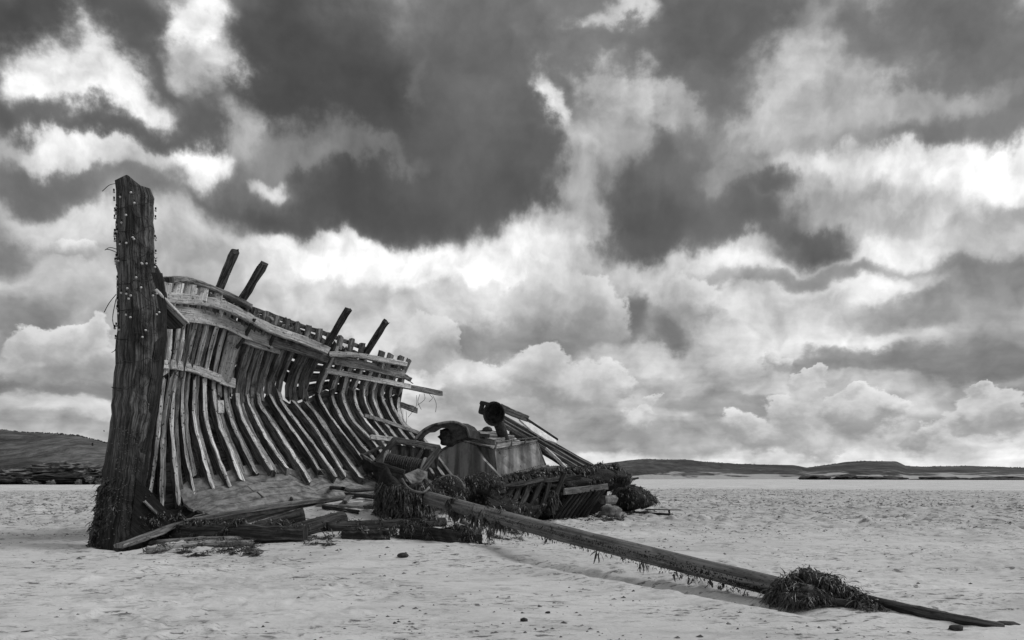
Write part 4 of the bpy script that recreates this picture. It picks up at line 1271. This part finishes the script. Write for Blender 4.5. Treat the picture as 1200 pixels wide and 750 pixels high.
tube('rim_iron', [AtY(471, 561, 15.1), AtY(476, 569, 15.0), AtY(484, 575, 15.0), AtY(496, 577, 15.05), AtY(503, 571, 15.2)], .022, 'mid', tub, k=6, sub=14)
plate('torn_plate', [AtY(474, 556, 15.6), AtY(490, 549, 15.9), AtY(501, 553, 15.9), AtY(501, 574, 15.5), AtY(486, 572, 15.4)], .04, 'rust', tub)
an3 = [(tc_ + V((math.cos(q) * .5, math.sin(q) * .39, R(-.25, .32))), V((math.cos(q), math.sin(q), .2))) for q in [R(2.8, 6.6) for _ in range(260)]]
ribbons('seaweed', an3, .20, 3400, tub, .02, hang=2.2)
for px, py, Y, sx, sz, lab in ((525, 575, 16.6, .40, .30, 'rounded weed-covered hump between the drum and the casing'), (566, 567, 18.8, .45, .24, 'sloping weed-covered mound directly below the casing front'), (505, 582, 16.2, .30, .2, 'low weedy clump where the mast meets the drum')):
    hp_ = thing('weedy_hump', AtY(px, py + sz / Y * F, Y), lab, 'weed mound')
    an = wl(px, py, Y, sx, .4, sz, hp_, rough=.2)
    ribbons('seaweed', an, .11, 2300, hp_, .018, hang=1.5)
    if px == 525: tube('hoop', [AtY(507, 571, 16.15), AtY(513, 562, 16.15), AtY(525, 557, 16.2), AtY(537, 560, 16.2), AtY(545, 572, 16.25)], .02, 'mid', hp_, k=6, sub=16)

ms = thing('fallen_mast', G(920, 700), 'long smooth mast fallen from the wreck towards the lower right', 'mast')
m0, m1 = AtY(503, 584, 15.0), G(952, 698, .10)
tube('spar', smooth_path([m0, m0.lerp(m1, .5) - UP * .02, m1], 30), .128, 'mast', ms, k=20, r2=.100, jit=.03)
an = []
for q in range(160):
    f = random.choice((R(.02, .2), R(.1, .3), R(.3, .5), R(.6, .95)))
    an.append((m0.lerp(m1, f) + V((R(-.03, .03), -.06 + R(-.05, .05), -.11)), V((0, -.3, -1))))
ribbons('seaweed', an, .12, 260, ms, .02, hang=1.6)
an = []
for q in range(500):
    f = R(0.25, 1.0); c = m0.lerp(m1, f); t_ = random.gauss(-1.9, .45)
    an.append((c + V((math.cos(t_) * .05, -.115 * abs(math.cos(t_ + 1.2)), math.sin(t_) * .118)), V((0, -.6, -.6))))
ribbons('seaweed', an, .04, 600, ms, .012, hang=.8)
bv = []; bf = []
ax_ = (m1 - m0).normalized(); e1 = ax_.cross(UP).normalized(); e2 = e1.cross(ax_)
if e1.y > 0: e1 = -e1
for q in range(5200):
    f = R(.16, 1.0) ** .8; t_ = random.gauss(-.75, .42); s_ = R(.004, .013); r_ = .126 - .027 * f
    c = m0.lerp(m1, f) + (e1 * math.cos(t_) + e2 * math.sin(t_)) * r_; nn = e1 * math.cos(t_) + e2 * math.sin(t_); tt = nn.cross(ax_); n0 = len(bv)
    for a in range(4): bv.append(c + ax_ * math.cos(a * 1.571) * s_ * R(.7, 1.6) + tt * math.sin(a * 1.571) * s_)
    bv.append(c + nn * s_ * R(.5, 1.1))
    for a in range(4): bf.append((n0 + a, n0 + (a + 1) % 4, n0 + 4))
o = mesh('barnacles', bv, bf, 'weedlump', ms); o['kind'] = 'stuff'
an = []
for px in (548, 560, 600, 622, 640, 645):
    c = m0.lerp(m1, (px - 503) / 449); an += [(c + V((R(-.06, .06), -.1, R(-.13, .1))), V((0, -1, -.3))) for _ in range(14)]
ribbons('seaweed', an, .26, 420, ms, .022, hang=1.8)
# collar of weed half way along the light part of the spar
an = [(m0.lerp(m1, .13 + R(-.015, .015)) + V((math.cos(q) * .12, -.05, math.sin(q) * .14)), V((math.cos(q), -.3, math.sin(q)))) for q in [R(0, 6.28) for _ in range(40)]]
ribbons('seaweed', an, .14, 200, ms, .022, hang=1.6)
cl = thing('seaweed_clump', G(952, 708), 'bushy clump of dark seaweed draped over the mast at the lower right', 'seaweed')
an = []
for px, py, off, sx, sy, sz in ((930, 690, .14, .13, .16, .10), (950, 683, .19, .15, .18, .12), (970, 688, .15, .12, .15, .10), (914, 698, .07, .11, .12, .06), (990, 697, .08, .12, .12, .06), (945, 702, .08, .20, .12, .07)):
    c = G(px, py, off)
    vs, fs = lump_verts(c, (sx, sy, sz), 2, .4, 2.0)
    mesh('weed_core', vs, fs, 'weedlump', cl, smooth=True)
    an += anchors_lump(vs, c, lambda v: v.z > c.z - sz * .6)
ribbons('fronds', an, .15, 5200, cl, .011, hang=1.1, spread=1.4)
tp_ = thing('broken_topmast', G(1060, 715), 'thin half-buried spar continuing past the seaweed clump', 'spar')
tube('spar', [G(1000, 700, .07), G(1050, 711, .045), G(1100, 722, .03), G(1135, 729, .03), G(1175, 737, -.01)], .055, 'log', tp_, k=10, r2=.045, sub=18, jit=.10)
tube('splinter', [G(968, 705, .05), G(1020, 711, .03)], .04, 'log', tp_, k=8, jit=.12, sub=6)
ribbons('seaweed', anchors_path([G(1000, 706, .05), G(1030, 712, .05)], .05, 40), .1, 150, tp_, .018)

# ================================================================== timbers in front
def logt(name, pts, r, m, label, cat='log', weed=0, wl_=.12, squared=None, off=None, k=12, r2=None, jit=.06):
    ps = [G(px, py, (off if off is not None else r * .7)) for px, py in pts]
    t = thing(name, ps[0].lerp(ps[-1], .5) - UP * r, label, cat, 'loose timbers in front of the hull')
    if squared: beam('timber', ps, squared[0], squared[1], m, t, sub=12, jit=.02, ragged=.04)
    else: tube('timber', ps, r, m, t, k=k, jit=jit, sub=14, r2=r2)
    if weed: ribbons('seaweed', anchors_path(ps, r * (1.3 if squared else 1.0), 110), wl_, weed, t, .02, hang=1.3)
    return t
logt('squared_timber', [(176, 625), (260, 624), (358, 626)], .16, 'log', 'long squared weedy timber lying nearest the stem foot', 'timber', 2200, .13, (.28, .3))
logt('round_log', [(296, 616), (330, 609), (356, 604)], .05, 'log', 'short round log end pointing up, left of two behind the squared timber', 'log', 160, .1, r2=.15, off=.1)
logt('round_log', [(340, 625), (372, 616), (402, 608)], .15, 'log', 'round log slanting up, right of two behind the squared timber', 'log', 260, .1, r2=.15)
logt('thin_pole', [(160, 638), (230, 633), (320, 631)], .05, 'lightlog', 'upper of two thin poles lying before the squared timber', 'pole', 120, .1)
logt('thin_pole', [(173, 646), (205, 641), (240, 637), (296, 637)], .06, 'lightlog', 'lower thin pole with weed hanging under it at the left front', 'pole', 420, .16)
logt('driftwood_timber', [(384, 618), (430, 616), (470, 614), (520, 612)], .10, 'log', 'weedy timber running right from the round logs', 'timber', 700, .13)
logt('driftwood_timber', [(402, 626), (430, 627), (455, 627)], .10, 'log', 'short chunky timber below the weedy middle timber', 'timber', 180, .1, (.17, .2))
logt('weedy_beam', [(470, 623), (515, 627), (564, 631)], .15, 'log', 'thick weed-smothered beam ending square under the mast', 'beam', 3600, .15, (.24, .28))
logt('branch_pole', [(458, 613), (490, 607), (514, 600)], .05, 'lightlog', 'pale curved pole in front of the weedy drum', 'pole', 60, .1)
logt('thin_pole', [(540, 611), (552, 617), (562, 623)], .04, 'lightlog', 'short pale stick leaning on the thick weedy beam', 'stick', 0)
logt('curved_bar', [(338, 573), (355, 570), (385, 571), (412, 575), (440, 573)], .04, 'iron', 'dark curved iron bar lying on the sandy hull floor', 'bar', 0, off=.22)
logt('curved_bar', [(342, 585), (338, 578), (340, 574)], .03, 'iron', 'short bent bar under the curved iron bar', 'bar', 0, off=.2)
# broken deck panel on the bank
bp = thing('board_platform', G(410, 590), 'flat broken panel of sandy boards on the bank inside the hull', 'panel')
for k in range(5):
    f = k / 5
    beam('board', [G(380 + 62 * f, 592 + 4 * f, .03), G(400 + 50 * f, 577 + 4 * f, .06)], .05, .30, 'floor', bp, wide=UP, ragged=.04)
beam('edge_strip', [G(396, 578, .1), G(442, 583, .1)], .07, .08, 'log', bp)
beam('edge_strip', [G(378, 594, .05), G(420, 600, .05)], .06, .08, 'log', bp)
for px, py, qx, qy in ((424, 577, 437, 567), (404, 588, 410, 582), (428, 594, 440, 588)):
    beam('loose_board', [G(px, py, .09), G(qx, qy, .12)], .06, .1, 'lightlog', bp)

# weed and stones on the sand
for k, (x0, x1, y0, y1, n, lab) in enumerate(((215, 300, 636, 652, 500, 'tangled seaweed on the sand under the lower thin pole'), (352, 388, 628, 640, 200, 'small tuft of seaweed on the sand before the round logs'),
                                              (568, 612, 617, 634, 260, 'scraps of seaweed and board on the sand under the mast'), (1, 2, 3, 4, 0, ''))):
    if n: ribbons('seaweed_tangle', [(G(R(x0, x1), R(y0, y1), .02), UP * .3) for _ in range(50)], .2, n, None, .022, label=lab, cat='seaweed')
for px, py, sx, sz, lab in ((472, 651, .085, .045, 'small dark flat stone on the mound in front of the beam'), (476, 698, .035, .015, 'low dark stone on the bare foreground sand'), (33, 741, .06, .012, 'flat dark patch of weed at the lower left corner'),
                            (614, 727, .035, .025, 'dark pointed stone in the foreground right of centre'), (1120, 736, .06, .03, 'lumpy dark stone near the buried end of the spar'), (1180, 731, .09, .02, 'dark weed scrap at the right edge of the sand'), (642, 718, .025, .015, 'small pebble near the dark pointed stone')):
    p = G(px, py, sz * .5)
    tag(lump('stone', p, (sx, sx * .8, sz), 'stone', None, 2, .3), lab, 'stone')

# worm casts, pellets and weed crumbs, shaded sand sides painted into their colour ---------------------------------
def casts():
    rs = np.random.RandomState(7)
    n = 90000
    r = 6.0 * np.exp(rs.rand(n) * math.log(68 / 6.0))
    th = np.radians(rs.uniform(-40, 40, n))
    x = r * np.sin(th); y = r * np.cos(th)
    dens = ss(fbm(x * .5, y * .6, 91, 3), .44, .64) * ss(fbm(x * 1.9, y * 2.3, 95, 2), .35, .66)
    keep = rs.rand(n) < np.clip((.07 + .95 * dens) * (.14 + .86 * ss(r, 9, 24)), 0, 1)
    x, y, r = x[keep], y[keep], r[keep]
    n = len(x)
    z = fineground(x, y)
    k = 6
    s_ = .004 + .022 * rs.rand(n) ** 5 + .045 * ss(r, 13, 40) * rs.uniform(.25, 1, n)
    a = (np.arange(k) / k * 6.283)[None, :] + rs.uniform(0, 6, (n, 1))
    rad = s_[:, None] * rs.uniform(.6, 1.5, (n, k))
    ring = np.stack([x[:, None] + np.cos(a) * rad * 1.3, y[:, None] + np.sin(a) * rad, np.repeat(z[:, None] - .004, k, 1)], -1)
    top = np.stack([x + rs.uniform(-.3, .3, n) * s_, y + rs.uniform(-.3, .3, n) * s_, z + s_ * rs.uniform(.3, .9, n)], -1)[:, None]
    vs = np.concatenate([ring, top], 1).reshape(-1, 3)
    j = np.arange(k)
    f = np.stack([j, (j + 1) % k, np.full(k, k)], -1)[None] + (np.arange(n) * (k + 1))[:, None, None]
    me = bpy.data.meshes.new('shaded_worm_casts'); me.from_pydata(vs.tolist(), [], f.reshape(-1, 3).tolist()); me.materials.append(M['cast']); me.update()
    o = bpy.data.objects.new('shaded_worm_casts', me); COL.objects.link(o)
    tag(o, 'small worm casts and crumbs with painted-in shade scattered over the sand', None, None, 'stuff')
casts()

# ================================================================== far shore
for k, (px, py, Y, sx, sy, sz, m_, lab) in enumerate((
    (78, 551, 97, 4.6, 3, .95, 'rock', 'broad pale layered rock outcrop at the foot of the left headland'), (18, 556, 96, 4.0, 2.5, .6, 'rock', 'low rock ledge at the left picture edge'),
    (122, 554, 96, 3.4, 2.5, .8, 'rock', 'rock ledge just left of the stem post'), (66, 561, 93, 6.4, 2.0, .55, 'rockdark', 'low dark rock shelf along the sand below the pale outcrop'),
    (10, 563, 93, 4.2, 2.0, .45, 'rockdark', 'dark wet rock shelf at the left edge, by the sand'), (118, 562, 93.5, 3.6, 2.0, .55, 'rockdark', 'dark wet rock shelf running behind the stem post'))):
    tag(lump('rock_outcrop', AtY(px, py, Y), (sx, sy, sz), m_, None, 4, .42, 3.4, smooth=False, steps=.22), lab, 'rock')
for k, (px, py, s_, lab) in enumerate(((33, 564, .4, 'pale boulder first from the left below the outcrop'), (41, 566, .35, 'grey boulder second from the left below the outcrop'), (60, 566, .32, 'low boulder in the middle of the rock shelf'),
                                  (92, 565, .35, 'boulder right of the rock shelf middle'), (105, 562, .45, 'larger pale boulder near the stem post, far behind it'), (118, 565, .4, 'pale boulder peeping out just beside the stem post'))):
    tag(lump('shore_boulder', AtY(px, py, 90.5), (s_ * R(.8, 1.6), s_, s_ * R(.45, .9)), 'rock', None, 3, .7, 2.2, smooth=False), lab, 'boulder', 'boulders below the left headland')
tag(beam('marker_post', [AtY(108.5, 535, 128), AtY(108.5, 519, 128)], .22, .22, 'log', None, wide=V((1, 0, 0)), org=AtY(108.5, 535, 128)), 'thin upright post on the left headland slope', 'post')
for k, (px, py, Y, sx, sz, lab) in enumerate(((955, 560.5, 166, 3, .8, 'dark low rocks at the sandy gap in the far dunes'), (1000, 561, 165, 3.5, .9, 'middle dark rocks on the far shore to the right'), (1040, 561.5, 164, 4, .8, 'dark rocks below the right dune gap'),
                                     (1100, 562.5, 160, 6, .8, 'long dark shoreline rocks towards the right edge'), (1170, 563, 158, 6, .9, 'dark shoreline rocks at the right picture edge'))):
    tag(lump('shore_rock', AtY(px, py, Y), (sx, 3, sz * .75), 'rockdark', None, 3, .5, 2.4, smooth=False), lab, 'rock')
